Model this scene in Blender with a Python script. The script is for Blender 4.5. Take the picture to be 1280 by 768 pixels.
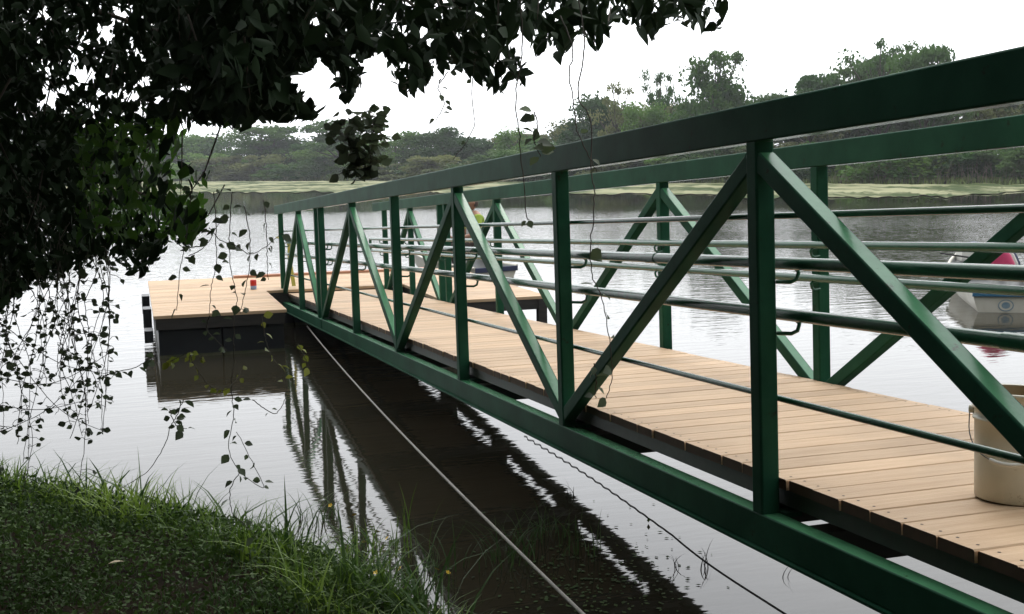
import bpy, bmesh, math, random
import numpy as np
from mathutils import Vector, Matrix, noise
random.seed(7); rng = np.random.default_rng(11)
PI = math.pi
sc = bpy.context.scene
for o in list(bpy.data.objects): bpy.data.objects.remove(o)
col = sc.collection

# ------------------------------------------------------------------ camera
CAMZ = 1.73; F = 1478.9
RW = Matrix(((0.952202, 0.052723, -0.300884), (-0.304996, 0.109337, -0.946057), (-0.016981, 0.992606, 0.120191)))
cd = bpy.data.cameras.new('camera'); cam = bpy.data.objects.new('camera', cd); col.objects.link(cam)
cam.matrix_world = Matrix.Translation((0, 0, CAMZ)) @ RW.to_4x4()
cd.sensor_width = 36; cd.lens = 36*F/1280; cd.clip_start = .05; cd.clip_end = 3000
sc.camera = cam
sc.render.resolution_x = 1024; sc.render.resolution_y = 614

# ------------------------------------------------------------------ sky, sun, exposure
SUN_EL, SUN_AZ = math.radians(46), math.radians(24)      # azimuth from +Y towards +X
sdir = Vector((math.sin(SUN_AZ)*math.cos(SUN_EL), math.cos(SUN_AZ)*math.cos(SUN_EL), math.sin(SUN_EL)))
w = bpy.data.worlds.new('World'); sc.world = w; w.use_nodes = True
nt = w.node_tree; nt.nodes.clear()
def N(nt, t, **k):
    n = nt.nodes.new(t)
    for a, b in k.items(): setattr(n, a, b)
    return n
out = N(nt, 'ShaderNodeOutputWorld'); sky = N(nt, 'ShaderNodeTexSky', sky_type='NISHITA', sun_disc=False)
sky.sun_elevation = SUN_EL; sky.sun_rotation = SUN_AZ; sky.air_density = 1; sky.dust_density = 3
bg1 = N(nt, 'ShaderNodeBackground'); bg1.inputs[1].default_value = .1
nt.links.new(sky.outputs[0], bg1.inputs[0])
tc = N(nt, 'ShaderNodeTexCoord'); nz = N(nt, 'ShaderNodeTexNoise'); nz.inputs['Scale'].default_value = 1.6; nz.inputs['Detail'].default_value = 5
nt.links.new(tc.outputs['Generated'], nz.inputs['Vector'])
dp = N(nt, 'ShaderNodeVectorMath', operation='DOT_PRODUCT'); dp.inputs[1].default_value = sdir
nt.links.new(tc.outputs['Generated'], dp.inputs[0])
mr = N(nt, 'ShaderNodeMapRange'); mr.inputs['From Min'].default_value = -.3; mr.inputs['From Max'].default_value = 1
mr.inputs['To Min'].default_value = .65; mr.inputs['To Max'].default_value = 2.75; mr.interpolation_type = 'SMOOTHSTEP'
nt.links.new(dp.outputs['Value'], mr.inputs['Value'])
m1 = N(nt, 'ShaderNodeMapRange'); m1.inputs['From Min'].default_value = .3; m1.inputs['From Max'].default_value = .7
m1.inputs['To Min'].default_value = .85; m1.inputs['To Max'].default_value = 1.12
nt.links.new(nz.outputs['Fac'], m1.inputs['Value'])
mm = N(nt, 'ShaderNodeMath', operation='MULTIPLY'); nt.links.new(mr.outputs[0], mm.inputs[0]); nt.links.new(m1.outputs[0], mm.inputs[1])
bg2 = N(nt, 'ShaderNodeBackground'); bg2.inputs[0].default_value = (.95, .97, 1.0, 1); nt.links.new(mm.outputs[0], bg2.inputs[1])
mx = N(nt, 'ShaderNodeMixShader'); mx.inputs[0].default_value = .9     # nine tenths cloud
nt.links.new(bg1.outputs[0], mx.inputs[1]); nt.links.new(bg2.outputs[0], mx.inputs[2]); nt.links.new(mx.outputs[0], out.inputs[0])
sd = bpy.data.lights.new('sun', 'SUN'); sd.energy = .8; sd.angle = math.radians(20); sd.color = (1, .96, .9)
so = bpy.data.objects.new('sun', sd); col.objects.link(so); so.rotation_euler = sdir.to_track_quat('Z', 'Y').to_euler()
sc.view_settings.view_transform = 'Standard'; sc.view_settings.look = 'None'; sc.view_settings.exposure = 0.0; sc.view_settings.gamma = 1
sc.render.engine = 'CYCLES'; sc.cycles.max_bounces = 6; sc.cycles.transparent_max_bounces = 6; sc.cycles.volume_bounces = 0

# ------------------------------------------------------------------ where a direction of view meets a plane of the place
def ray(px, py): return RW @ Vector(((px-640)/F, -(py-384)/F, -1))
def atz(px, py, z=0.):
    q = ray(px, py); return Vector((0, 0, CAMZ)) + q*((z-CAMZ)/q.z)
def aty(px, py, Y):
    q = ray(px, py); return Vector((0, 0, CAMZ)) + q*(Y/q.y)
RWn = np.array(RW)
def proj(P):
    """numpy Nx3 -> picture x, y, depth"""
    q = (np.asarray(P) - np.array([0, 0, CAMZ])) @ RWn
    d = -q[:, 2]; d = np.where(d > .05, d, np.nan)
    return 640 + F*q[:, 0]/d, 384 - F*q[:, 1]/d, d
HZ = lambda px: 215.9 - .0171*px

# ------------------------------------------------------------------ materials
def mat(name, base, rough=.6, base2=None, scale=5., detail=4, bump=0., bscale=None, spec=.5, coat=0., trans=0., rand=0., metal=0., coords='Object', stretch=(1, 1, 1), lo=.35, hi=.65, ior=None, spots=None, knots=None):
    m = bpy.data.materials.new(name); m.use_nodes = True; t = m.node_tree; b = t.nodes['Principled BSDF']
    b.inputs['Roughness'].default_value = rough; b.inputs['Specular IOR Level'].default_value = spec
    b.inputs['Coat Weight'].default_value = coat; b.inputs['Coat Roughness'].default_value = .1; b.inputs['Metallic'].default_value = metal
    if ior: b.inputs['IOR'].default_value = ior
    L = t.links
    tc = N(t, 'ShaderNodeTexCoord'); mp = N(t, 'ShaderNodeMapping'); mp.inputs['Scale'].default_value = stretch
    L.new(tc.outputs[coords], mp.inputs[0])
    oi = N(t, 'ShaderNodeObjectInfo')
    if rand:
        ad = N(t, 'ShaderNodeVectorMath', operation='MULTIPLY_ADD'); ad.inputs[1].default_value = (37, 17, 7)
        cb = N(t, 'ShaderNodeCombineXYZ'); [L.new(oi.outputs['Random'], cb.inputs[i]) for i in range(3)]
        L.new(cb.outputs[0], ad.inputs[0]); L.new(mp.outputs[0], ad.inputs[2]); vec = ad.outputs[0]
    else: vec = mp.outputs[0]
    nz = N(t, 'ShaderNodeTexNoise'); nz.inputs['Scale'].default_value = scale; nz.inputs['Detail'].default_value = detail; nz.inputs['Roughness'].default_value = .6
    L.new(vec, nz.inputs['Vector'])
    rp = N(t, 'ShaderNodeValToRGB'); rp.color_ramp.elements[0].position = lo; rp.color_ramp.elements[1].position = hi
    rp.color_ramp.elements[0].color = (*base, 1); rp.color_ramp.elements[1].color = (*(base2 or base), 1)
    L.new(nz.outputs['Fac'], rp.inputs[0]); csock = rp.outputs[0]
    if rand:
        hs = N(t, 'ShaderNodeHueSaturation'); r2 = N(t, 'ShaderNodeMapRange'); r2.inputs['To Min'].default_value = 1-rand; r2.inputs['To Max'].default_value = 1+rand
        L.new(oi.outputs['Random'], r2.inputs['Value']); L.new(r2.outputs[0], hs.inputs['Value']); L.new(csock, hs.inputs['Color']); csock = hs.outputs[0]
    for sp_, sc2, lo2, hi2, amt in ((spots, 22., .62, .70, .75), (knots, 1.1, .50, .75, .45)):
        if sp_:
            n3 = N(t, 'ShaderNodeTexNoise'); n3.inputs['Scale'].default_value = sc2; n3.inputs['Detail'].default_value = 6; n3.inputs['Roughness'].default_value = .7
            L.new(tc.outputs['Object'] if sp_ is spots else N(t, 'ShaderNodeNewGeometry').outputs['Position'], n3.inputs['Vector'])
            r3 = N(t, 'ShaderNodeMapRange'); r3.inputs['From Min'].default_value = lo2; r3.inputs['From Max'].default_value = hi2; r3.inputs['To Max'].default_value = amt; L.new(n3.outputs['Fac'], r3.inputs['Value'])
            mxc = N(t, 'ShaderNodeMix', data_type='RGBA'); L.new(r3.outputs[0], mxc.inputs['Factor']); L.new(csock, mxc.inputs['A']); mxc.inputs['B'].default_value = (*sp_, 1); csock = mxc.outputs['Result']
    L.new(csock, b.inputs['Base Color'])
    if bump:
        n2 = N(t, 'ShaderNodeTexNoise'); n2.inputs['Scale'].default_value = bscale or scale*4; n2.inputs['Detail'].default_value = 4
        L.new(vec, n2.inputs['Vector']); bp = N(t, 'ShaderNodeBump'); bp.inputs['Strength'].default_value = bump; bp.inputs['Distance'].default_value = .01
        L.new(n2.outputs['Fac'], bp.inputs['Height']); L.new(bp.outputs[0], b.inputs['Normal'])
    if trans:
        tr = N(t, 'ShaderNodeBsdfTranslucent'); L.new(csock, tr.inputs[0]); ms = N(t, 'ShaderNodeMixShader'); ms.inputs[0].default_value = trans
        L.new(b.outputs[0], ms.inputs[1]); L.new(tr.outputs[0], ms.inputs[2]); L.new(ms.outputs[0], t.nodes['Material Output'].inputs[0])
    return m
M = {}
M['paint_sheen'] = mat('green_paint_rain_washed', (.05, .20, .09), .24, (.08, .27, .13), 5, bump=.06, bscale=50, spec=.45, spots=(.03, .02, .012))  # same green paint, lighter: sky and water light put into its colour
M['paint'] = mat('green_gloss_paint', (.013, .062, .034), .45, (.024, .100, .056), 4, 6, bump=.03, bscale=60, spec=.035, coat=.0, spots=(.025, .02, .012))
M['paint_rail'] = mat('green_rail_paint', (.014, .085, .045), .26, (.022, .12, .06), 9, bump=.05, bscale=80, spec=.4, coat=.1)
M['steel_dark'] = mat('dark_green_steel', (.007, .022, .012), .5, (.016, .018, .010), 6, bump=.1)
M['wood'] = mat('deck_board', (.50, .335, .20), .62, (.62, .445, .285), 2.2, 8, bump=.25, bscale=10, spec=.22, rand=.13, knots=(.34, .25, .17), stretch=(1.5, 22, 22), lo=.3, hi=.7)
M['wood_end'] = mat('stained_board_edge', (.10, .05, .025), .8, (.05, .03, .015), 8)
M['algae'] = mat('waterline_scum', (.05, .06, .025), .8, (.09, .085, .05), 12)
M['dockdark'] = mat('dark_timber', (.020, .018, .016), .7, (.04, .034, .028), 4, bump=.2, stretch=(1, 6, 6))
M['float'] = mat('black_float_plastic', (.010, .012, .016), .45, (.018, .02, .024), 3)
M['bucket'] = mat('cream_plastic', (.66, .64, .53), .42, (.74, .72, .61), 3, 6, spec=.4, bump=.03, spots=(.36, .30, .20))
M['bucket_in'] = mat('bucket_muddy_inside', (.30, .21, .11), .6, (.42, .33, .2), 5)
M['wire'] = mat('galvanised_wire', (.12, .12, .12), .4, metal=.8)
M['white'] = mat('white_plastic', (.75, .74, .68), .4)
M['rope'] = mat('pale_rope', (.42, .40, .36), .8, (.30, .28, .25), 90, bump=.6, bscale=200)
M['darkcord'] = mat('dark_cord', (.02, .02, .018), .8)
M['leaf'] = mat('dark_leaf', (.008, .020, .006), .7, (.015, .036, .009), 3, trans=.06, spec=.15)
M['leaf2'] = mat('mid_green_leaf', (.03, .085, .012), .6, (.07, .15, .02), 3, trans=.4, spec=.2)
M['vineleaf'] = mat('vine_leaf', (.07, .095, .055), .6, (.11, .15, .07), 6, trans=.35, rand=.3)
M['yleaf'] = mat('yellow_green_leaf', (.20, .26, .03), .5, (.30, .30, .05), 6, trans=.35, rand=.25)
M['vine'] = mat('vine_stem', (.045, .04, .028), .8, (.07, .06, .04), 20)
M['bark'] = mat('bark', (.05, .04, .03), .9, (.09, .075, .055), 4, bump=.6, stretch=(1, 1, .3))
M['soil'] = mat('bank_soil', (.009, .006, .003), .95, (.024, .017, .009), 3, 8, spec=.05, bump=.8, bscale=14)
M['farsoil'] = M['soil']
M['grass'] = mat('grass_blade', (.05, .13, .014), .5, (.24, .36, .05), 1.8, trans=.3, spec=.3)
M['grassdark'] = mat('dull_grass_blade', (.035, .085, .018), .55, (.07, .13, .035), 2.5, trans=.25, spec=.3)
M['herb'] = mat('herb_leaf', (.016, .040, .007), .75, (.065, .12, .022), 1.3, trans=.2, spec=.3)
M['petal'] = mat('yellow_petal', (.75, .50, .02), .5)
M['fallen'] = mat('dry_leaf', (.42, .34, .2), .7)
M['mat1'] = mat('lily_mat_green', (.04, .065, .014), .9, (.30, .30, .17), .3, 12, bump=.8, bscale=2, stretch=(.9, .35, 1), lo=.43, hi=.58, spec=.1)
M['mat2'] = mat('olive_marsh', (.10, .15, .04), .9, (.18, .23, .07), .5, 9, bump=.5, bscale=4)
M['farA'] = mat('far_foliage_green', (.050, .135, .022), .8, (.14, .25, .05), .35, 3, trans=.35, rand=.25, spec=.15, lo=.4, hi=.6)
M['farB'] = mat('far_foliage_dark', (.032, .088, .020), .8, (.09, .16, .045), .35, 3, trans=.3, rand=.25, spec=.2, lo=.4, hi=.6)
M['farC'] = mat('far_foliage_olive', (.09, .12, .035), .8, (.16, .18, .065), .5, 3, trans=.35, rand=.25, spec=.15, lo=.4, hi=.6)
M['twig'] = mat('grey_twigs', (.13, .11, .09), .9, (.2, .17, .13), 2)
M['skin'] = mat('skin', (.36, .18, .11), .55, (.42, .22, .14), 9)
M['hair'] = mat('brown_hair', (.045, .025, .015), .7)
M['vest'] = mat('yellow_green_cloth', (.36, .50, .06), .8, (.42, .56, .08), 8, bump=.3)
M['shirt'] = mat('pale_grey_cloth', (.45, .47, .44), .85, bump=.2)
M['trousers'] = mat('dark_brown_cloth', (.04, .028, .022), .9, bump=.2)
M['hull'] = mat('cream_hull', (.72, .69, .60), .4, (.58, .55, .45), 3, spec=.4)
M['hullblue'] = mat('blue_hull_paint', (.03, .14, .27), .35, (.05, .18, .32), 5)
M['emblem'] = mat('worn_blue_print', (.16, .27, .36), .5, (.30, .38, .42), 14)
M['hullin'] = mat('boat_inside_grey', (.32, .33, .32), .6, (.2, .2, .2), 4)
M['pink'] = mat('pink_fabric', (.55, .035, .12), .7, (.65, .06, .17), 6, bump=.3)
M['navy'] = mat('navy_fabric', (.02, .03, .08), .7)
M['red'] = mat('red_plastic', (.60, .03, .02), .4)
M['bluew'] = mat('pale_blue_plastic', (.30, .40, .65), .4)
M['yellow'] = mat('faded_yellow_strap', (.48, .43, .05), .6, (.38, .36, .08), 12)

# water: brown lake with ripples that grow with distance from the bank
def make_water():
    m = bpy.data.materials.new('lake_water'); m.use_nodes = True; t = m.node_tree; b = t.nodes['Principled BSDF']; L = t.links
    b.inputs['Roughness'].default_value = .03; b.inputs['IOR'].default_value = 1.38; b.inputs['Specular IOR Level'].default_value = .5
    tc = N(t, 'ShaderNodeTexCoord')
    def nz(sc_, stretch, det, rot=0.):
        mp = N(t, 'ShaderNodeMapping'); mp.inputs['Scale'].default_value = stretch; mp.inputs['Rotation'].default_value = (0, 0, rot)
        L.new(tc.outputs['Object'], mp.inputs[0]); n = N(t, 'ShaderNodeTexNoise'); n.inputs['Scale'].default_value = sc_; n.inputs['Detail'].default_value = det
        L.new(mp.outputs[0], n.inputs['Vector']); return n.outputs['Fac']
    a = nz(4.6, (.4, 1.6, 1), 3, -.12); c = nz(13., (.5, 1.6, 1), 2, .1)
    # distance of the spot along Y: calm behind the gangway, choppier beyond the dock
    sp = N(t, 'ShaderNodeSeparateXYZ'); L.new(tc.outputs['Object'], sp.inputs[0])
    r = N(t, 'ShaderNodeMapRange'); r.inputs['From Min'].default_value = 8; r.inputs['From Max'].default_value = 34; r.inputs['To Min'].default_value = .075; r.inputs['To Max'].default_value = 1.0
    L.new(sp.outputs['Y'], r.inputs['Value'])
    big = nz(.06, (1, 2, 1), 2)
    rb = N(t, 'ShaderNodeMapRange'); rb.inputs['From Min'].default_value = .35; rb.inputs['From Max'].default_value = .65; rb.inputs['To Min'].default_value = .7; rb.inputs['To Max'].default_value = 1.3; L.new(big, rb.inputs['Value'])
    ln = N(t, 'ShaderNodeVectorMath', operation='LENGTH'); L.new(tc.outputs['Object'], ln.inputs[0])
    cm_ = N(t, 'ShaderNodeMapRange'); cm_.inputs['From Min'].default_value = 34; cm_.inputs['From Max'].default_value = 48; cm_.inputs['To Min'].default_value = 1; cm_.inputs['To Max'].default_value = .03; L.new(ln.outputs['Value'], cm_.inputs['Value'])
    mc = N(t, 'ShaderNodeMath', operation='MULTIPLY'); L.new(r.outputs[0], mc.inputs[0]); L.new(cm_.outputs[0], mc.inputs[1])
    m0 = N(t, 'ShaderNodeMath', operation='MULTIPLY'); L.new(mc.outputs[0], m0.inputs[0]); L.new(rb.outputs[0], m0.inputs[1])
    b1 = N(t, 'ShaderNodeBump'); b1.inputs['Distance'].default_value = .018; L.new(a, b1.inputs['Height']); L.new(m0.outputs[0], b1.inputs['Strength'])
    b2 = N(t, 'ShaderNodeBump'); b2.inputs['Distance'].default_value = .004; L.new(c, b2.inputs['Height']); L.new(m0.outputs[0], b2.inputs['Strength']); L.new(b1.outputs[0], b2.inputs['Normal'])
    L.new(b2.outputs[0], b.inputs['Normal'])
    b.inputs['Base Color'].default_value = (.028, .025, .016, 1)
    return m
M['water'] = make_water()

# ------------------------------------------------------------------ object helpers
def tag(o, label=None, cat=None, group=None, kind=None):
    if label: o['label'] = label
    if cat: o['category'] = cat
    if group: o['group'] = group
    if kind: o['kind'] = kind
    return o
def empty(name, label, cat, loc=(0, 0, 0), rot=(0, 0, 0), group=None):
    o = bpy.data.objects.new(name, None); col.objects.link(o); o.location = loc; o.rotation_euler = rot
    o.empty_display_size = .2
    return tag(o, label, cat, group)
def link(name, me, parent=None):
    o = bpy.data.objects.new(name, me); col.objects.link(o)
    if parent: o.parent = parent
    return o
class MB:
    def __init__(s): s.v = []; s.f = []; s.m = []; s.sm = []
    def add(s, vs, fs, mi=0, smooth=False):
        k = len(s.v); s.v += [tuple(a) for a in vs]; s.f += [tuple(i+k for i in f) for f in fs]; s.m += [mi]*len(fs); s.sm += [smooth]*len(fs)
    def box(s, a, b, mi=0):
        x0, y0, z0 = a; x1, y1, z1 = b
        s.add([(x0, y0, z0), (x1, y0, z0), (x1, y1, z0), (x0, y1, z0), (x0, y0, z1), (x1, y0, z1), (x1, y1, z1), (x0, y1, z1)],
              [(0, 3, 2, 1), (4, 5, 6, 7), (0, 1, 5, 4), (1, 2, 6, 5), (2, 3, 7, 6), (3, 0, 4, 7)], mi)
    def beam(s, p0, p1, wd, ht, side=(1, 0, 0), r=.006, seg=2, mi=0, gl=False):
        """rectangular tube with rounded corners; wd measured along side, ht across it"""
        p0 = Vector(p0); p1 = Vector(p1); d = (p1-p0).normalized(); sd_ = Vector(side); sd_ = (sd_ - d*sd_.dot(d)).normalized(); up = sd_.cross(d)
        pr = []
        for cx, cy, a0 in ((1, 1, 0), (-1, 1, 90), (-1, -1, 180), (1, -1, 270)):
            for i in range(seg+1):
                a = math.radians(a0+90*i/seg); pr.append((cx*(wd/2-r)+r*math.cos(a), cy*(ht/2-r)+r*math.sin(a)))
        n = len(pr); vs = [p+sd_*a+up*b for p in (p0, p1) for a, b in pr]
        fs = [(i, (i+1) % n, n+(i+1) % n, n+i) for i in range(n)]
        s.add(vs, fs, mi, True)
        for i in range(n):
            if i % (seg+1) == seg:
                s.sm[len(s.sm)-n+i] = False
                e_ = (sd_*(pr[(i+1) % n][0]-pr[i][0])+up*(pr[(i+1) % n][1]-pr[i][1])); nn = e_.cross(d); c_ = sd_*(pr[i][0]+pr[(i+1) % n][0])+up*(pr[i][1]+pr[(i+1) % n][1])
                nn = nn.normalized()*(1 if nn.dot(c_) > 0 else -1)
                if gl and (nn.z > .3 or nn.z < -.9): s.m[len(s.m)-n+i] = 1  # upward and downward faces take the paint with light in its colour
        s.add(vs, [tuple(range(n))[::-1], tuple(range(n, 2*n))], mi)
    def tube(s, pts, r, n=8, mi=0, caps=True):
        pts = [Vector(p) for p in pts]; m = len(pts); rr = r if isinstance(r, (list, tuple)) else [r]*m
        vs = []; prev = None
        for i, p in enumerate(pts):
            d = (pts[min(i+1, m-1)]-pts[max(i-1, 0)]); d = d.normalized() if d.length > 1e-9 else Vector((0, 0, 1))
            if prev is None: a = d.orthogonal().normalized()
            else: a = (prev-d*prev.dot(d)); a = a.normalized() if a.length > 1e-6 else d.orthogonal().normalized()
            prev = a; b = d.cross(a)
            vs += [p+(a*math.cos(2*PI*k/n)+b*math.sin(2*PI*k/n))*rr[i] for k in range(n)]
        fs = [(i*n+k, i*n+(k+1) % n, (i+1)*n+(k+1) % n, (i+1)*n+k) for i in range(m-1) for k in range(n)]
        s.add(vs, fs, mi, True)
        if caps: s.add(vs, [tuple(range(n))[::-1], tuple(range((m-1)*n, m*n))], mi)
    def lathe(s, prof, n=32, c=(0, 0, 0), mi=0):
        vs = [(c[0]+r*math.cos(2*PI*k/n), c[1]+r*math.sin(2*PI*k/n), c[2]+z) for r, z in prof for k in range(n)]
        s.add(vs, [(i*n+k, i*n+(k+1) % n, (i+1)*n+(k+1) % n, (i+1)*n+k) for i in range(len(prof)-1) for k in range(n)], mi, True)
    def mesh(s, name, mats):
        me = bpy.data.meshes.new(name); me.from_pydata(s.v, [], s.f)
        for m in (mats if isinstance(mats, (list, tuple)) else [mats]): me.materials.append(m)
        me.polygons.foreach_set('material_index', s.m); me.polygons.foreach_set('use_smooth', s.sm); me.update(); return me
    def build(s, name, mats, parent=None): return link(name, s.mesh(name, mats), parent)
def np_mesh(name, V, Fc, mats, mi=None, smooth=False):
    me = bpy.data.meshes.new(name); V = np.asarray(V, np.float32); Fc = np.asarray(Fc, np.int32); k = Fc.shape[1]
    me.vertices.add(len(V)); me.vertices.foreach_set('co', V.ravel()); me.loops.add(Fc.size); me.loops.foreach_set('vertex_index', Fc.ravel())
    me.polygons.add(len(Fc)); me.polygons.foreach_set('loop_start', np.arange(0, Fc.size, k)); me.polygons.foreach_set('loop_total', np.full(len(Fc), k))
    for m in (mats if isinstance(mats, (list, tuple)) else [mats]): me.materials.append(m)
    if mi is not None: me.polygons.foreach_set('material_index', np.asarray(mi, np.int32))
    if smooth: me.polygons.foreach_set('use_smooth', np.ones(len(Fc), bool))
    me.update(calc_edges=True); me.validate(); return me

# ------------------------------------------------------------------ ground sheet, water, floating mats
BANK = [(-400, 110), (-60, 28), (-20, 11.5), (-8, 8.3), (-3, 7.2), (-1.16, 6.85), (-.56, 6.5), (-.08, 6.0), (.36, 5.45), (.68, 4.98), (.86, 4.55), (1.02, 4.0), (1.10, 3.3), (1.1, 2.0), (1.2, .6), (1.5, -.6), (2.5, -1.1), (6, -1.6), (20, -3), (80, -14), (400, -90)]
FAR = [(-420, 420), (-150, 330), (-40, 270), (9, 232), (20, 200), (34, 169), (42, 135), (47.5, 104), (52, 86), (58, 70), (70, 52), (95, 35), (160, 20), (420, 10)]
FAR = [(a*CAMZ/2.1, b*CAMZ/2.1) for a, b in FAR]
def polydist(x, y, pl):
    """signed distance to a polyline: positive to its right-hand side"""
    best = np.full(x.shape, 1e9); sg = np.ones(x.shape)
    for (ax, ay), (bx, by) in zip(pl, pl[1:]):
        dx, dy = bx-ax, by-ay; t = np.clip(((x-ax)*dx+(y-ay)*dy)/(dx*dx+dy*dy), 0, 1)
        qx, qy = x-ax-t*dx, y-ay-t*dy; d = np.hypot(qx, qy); cr = dx*qy-dy*qx
        m = d < best-1e-9; sg = np.where(m, np.where(cr < 0, 1., -1.), sg); best = np.where(m, d, best)
    return best*sg
def vnoise(x, y, s, o=0.):
    return np.array([noise.noise(Vector((a*s+o, b*s-o, o*.7))) for a, b in zip(np.ravel(x), np.ravel(y))]).reshape(np.shape(x))
def near_h(x, y):
    d = polydist(x, y, BANK)                    # positive on land
    h = np.where(d > 0, .20*(1-np.exp(-np.maximum(d, 0)/.2))+.02*np.minimum(np.maximum(d, 0), 6), -1.3*(1-np.exp(np.minimum(d, 0)/1.6)))
    return h + .75/(1+np.exp(np.clip((y+1.2)/.35, -50, 50)))*(d > 0)*np.clip(d/.8, 0, 1)
def sstep(a, b, x): t = np.clip((x-a)/(b-a), 0, 1); return t*t*(3-2*t)
def ground_h(x, y):
    h = near_h(x, y); d = -polydist(x, y, FAR)   # positive beyond the far shore
    hf = np.where(d > 0, .2*sstep(0, 2, d)+.5*sstep(0, 14, d)+1.2*sstep(20, 120, d), -1.3)
    return np.where(d > -.5, np.maximum(h, hf), h)
def axis(segs):
    a = []
    for lo, hi, st in segs: a += list(np.arange(lo, hi, st))
    return np.array(a+[segs[-1][1]])
xs = axis([(-600, -60, 40), (-60, -8, 4), (-8, -2.4, .4), (-2.4, 2.4, .07), (2.4, 8, .4), (8, 120, 3.5), (120, 600, 40)])
ys = axis([(-300, -20, 40), (-20, -3, 2), (-3, 3, .2), (3, 8, .07), (8, 16, .5), (16, 60, 4), (60, 300, 5), (300, 900, 60)])
gx, gy = np.meshgrid(xs, ys); gz = ground_h(gx, gy)
fine = (gx > -3) & (gx < 3) & (gy > 2) & (gy < 9)
gz = gz + np.where(fine & (gz > 0), .035*vnoise(gx, gy, 2.3, 3.)+.02*vnoise(gx, gy, 7, 9.), 0)
nx, ny = len(xs), len(ys); idx = np.arange(nx*ny).reshape(ny, nx)
Fq = np.stack([idx[:-1, :-1], idx[:-1, 1:], idx[1:, 1:], idx[1:, :-1]], -1).reshape(-1, 4)
g = link('ground', np_mesh('ground', np.stack([gx, gy, gz], -1).reshape(-1, 3), Fq, M['soil'], smooth=True)); tag(g, kind='structure')
wv = np.array([(-600, -300, 0), (600, -300, 0), (600, 900, 0), (-600, 900, 0)], float)
g = link('water', np_mesh('water', wv, [[0, 1, 2, 3]], M['water'])); tag(g, kind='structure')

def mat_sheet(name, pxpts_near, pxpts_far, z, m, label, step=1.6):
    """floating plant mat: a lumpy sheet with a ragged near edge between two shore lines"""
    a = [atz(x, y, 0) for x, y in pxpts_near]; b = [atz(x, y, 0) for x, y in pxpts_far]
    n = 160; k = 14; V = []
    def samp(pl, t):
        s = t*(len(pl)-1); i = min(int(s), len(pl)-2); return pl[i].lerp(pl[i+1], s-i)
    for i in range(n+1):
        p0 = samp(a, i/n); p1 = samp(b, i/n); L_ = (p1-p0).length
        off = .06+noise.noise(Vector((i*.09, 3, z)))*.22+noise.noise(Vector((i*.37, 7, z)))*.10
        for j in range(k+1):
            t = j/k; tt = t+(1-t)*off
            p = p0.lerp(p1, tt); zz = z + (.05+.09*noise.noise(p*.9))*(1 if 0 < j else 0) + .02*noise.noise(p*3)
            V.append((p.x, p.y, max(.012, zz)))
    Fm = [[i*(k+1)+j, (i+1)*(k+1)+j, (i+1)*(k+1)+j+1, i*(k+1)+j+1] for i in range(n) for j in range(k)]
    o = link(name, np_mesh(name, V, Fm, m, smooth=True)); tag(o, label, 'water plants', kind='stuff')
mat_sheet('floating_plants', [(-160, 243.5), (60, 243.5), (230, 242.5), (350, 243), (480, 242), (560, 243)], [(-160, 229.5), (60, 229), (230, 227.5), (350, 227.3), (480, 227), (560, 227.5)], .03, M['mat1'], 'pale green mat of floating plants below the far bank on the left')
mat_sheet('floating_plants', [(560, 243), (700, 244), (850, 246), (1000, 249), (1100, 249), (1180, 247), (1270, 241), (1400, 239)], [(560, 227.8), (700, 228.2), (850, 230.2), (1000, 231), (1100, 231.5), (1180, 232), (1270, 232.6), (1400, 233.5)], .03, M['mat1'], 'long green and yellow mat of floating plants before the bushes on the right')

# ------------------------------------------------------------------ far trees
def crown_mesh(name, m, seed, kind):
    """kind: round / flat / wispy / bush; unit height 1, width about 1; many small leaf-sized faces in uneven clumps"""
    r = np.random.default_rng(seed); cl = []
    if kind == 'round':
        for _ in range(26):
            a = r.uniform(0, 2*PI); z = r.uniform(.12, .90); R = .46*math.sqrt(max(.05, 1-((z-.5)/.5)**2))*r.uniform(.45, 1)
            cl.append((R*math.cos(a), R*math.sin(a), z, r.uniform(.12, .24), .8))
        n = 330; s = .024
    elif kind == 'flat':
        for _ in range(20):
            a = r.uniform(0, 2*PI); z = r.choice([.52, .66, .8, .9])+r.uniform(-.03, .03); R = (.62-.35*z)*r.uniform(.2, 1.25)
            cl.append((R*math.cos(a), R*math.sin(a), z, r.uniform(.13, .26), .36))
        n = 330; s = .024
    elif kind == 'wispy':
        for _ in range(26):
            a = r.uniform(0, 2*PI); z = r.uniform(.35, .97); R = .38*r.uniform(.1, 1)
            cl.append((R*math.cos(a), R*math.sin(a), z, r.uniform(.07, .15), .55))
        n = 120; s = .017
    else:
        for _ in range(18):
            a = r.uniform(0, 2*PI); z = r.uniform(.08, .85); R = .55*math.sqrt(max(.05, 1-(z*.95)**2))*r.uniform(.3, 1)
            cl.append((R*math.cos(a), R*math.sin(a), z, r.uniform(.12, .24), .8))
        n = 260; s = .036
    P = []
    for x, y, z, q, fl in cl:
        k = int(n*r.uniform(.6, 1.3)); d = r.normal(size=(k, 3)); d /= np.linalg.norm(d, axis=1)[:, None]; d *= (r.uniform(.0, 1.15, (k, 1))**.75)*q; d[:, 2] *= fl
        P.append(np.array([x, y, z])+d)
    P = np.concatenate(P); P = P[P[:, 2] > .01]; k = len(P)
    A = r.normal(size=(k, 3)); A /= np.linalg.norm(A, axis=1)[:, None]; Bv = np.cross(A, r.normal(size=(k, 3))); Bv /= np.linalg.norm(Bv, axis=1)[:, None]
    sz = r.uniform(.6, 1.5, (k, 1))*s
    V = np.stack([P-A*sz, P+Bv*sz*.55, P+A*sz, P-Bv*sz*.55], 1).reshape(-1, 3)
    return np_mesh(name, V, np.arange(4*k).reshape(-1, 4), m), cl
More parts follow.
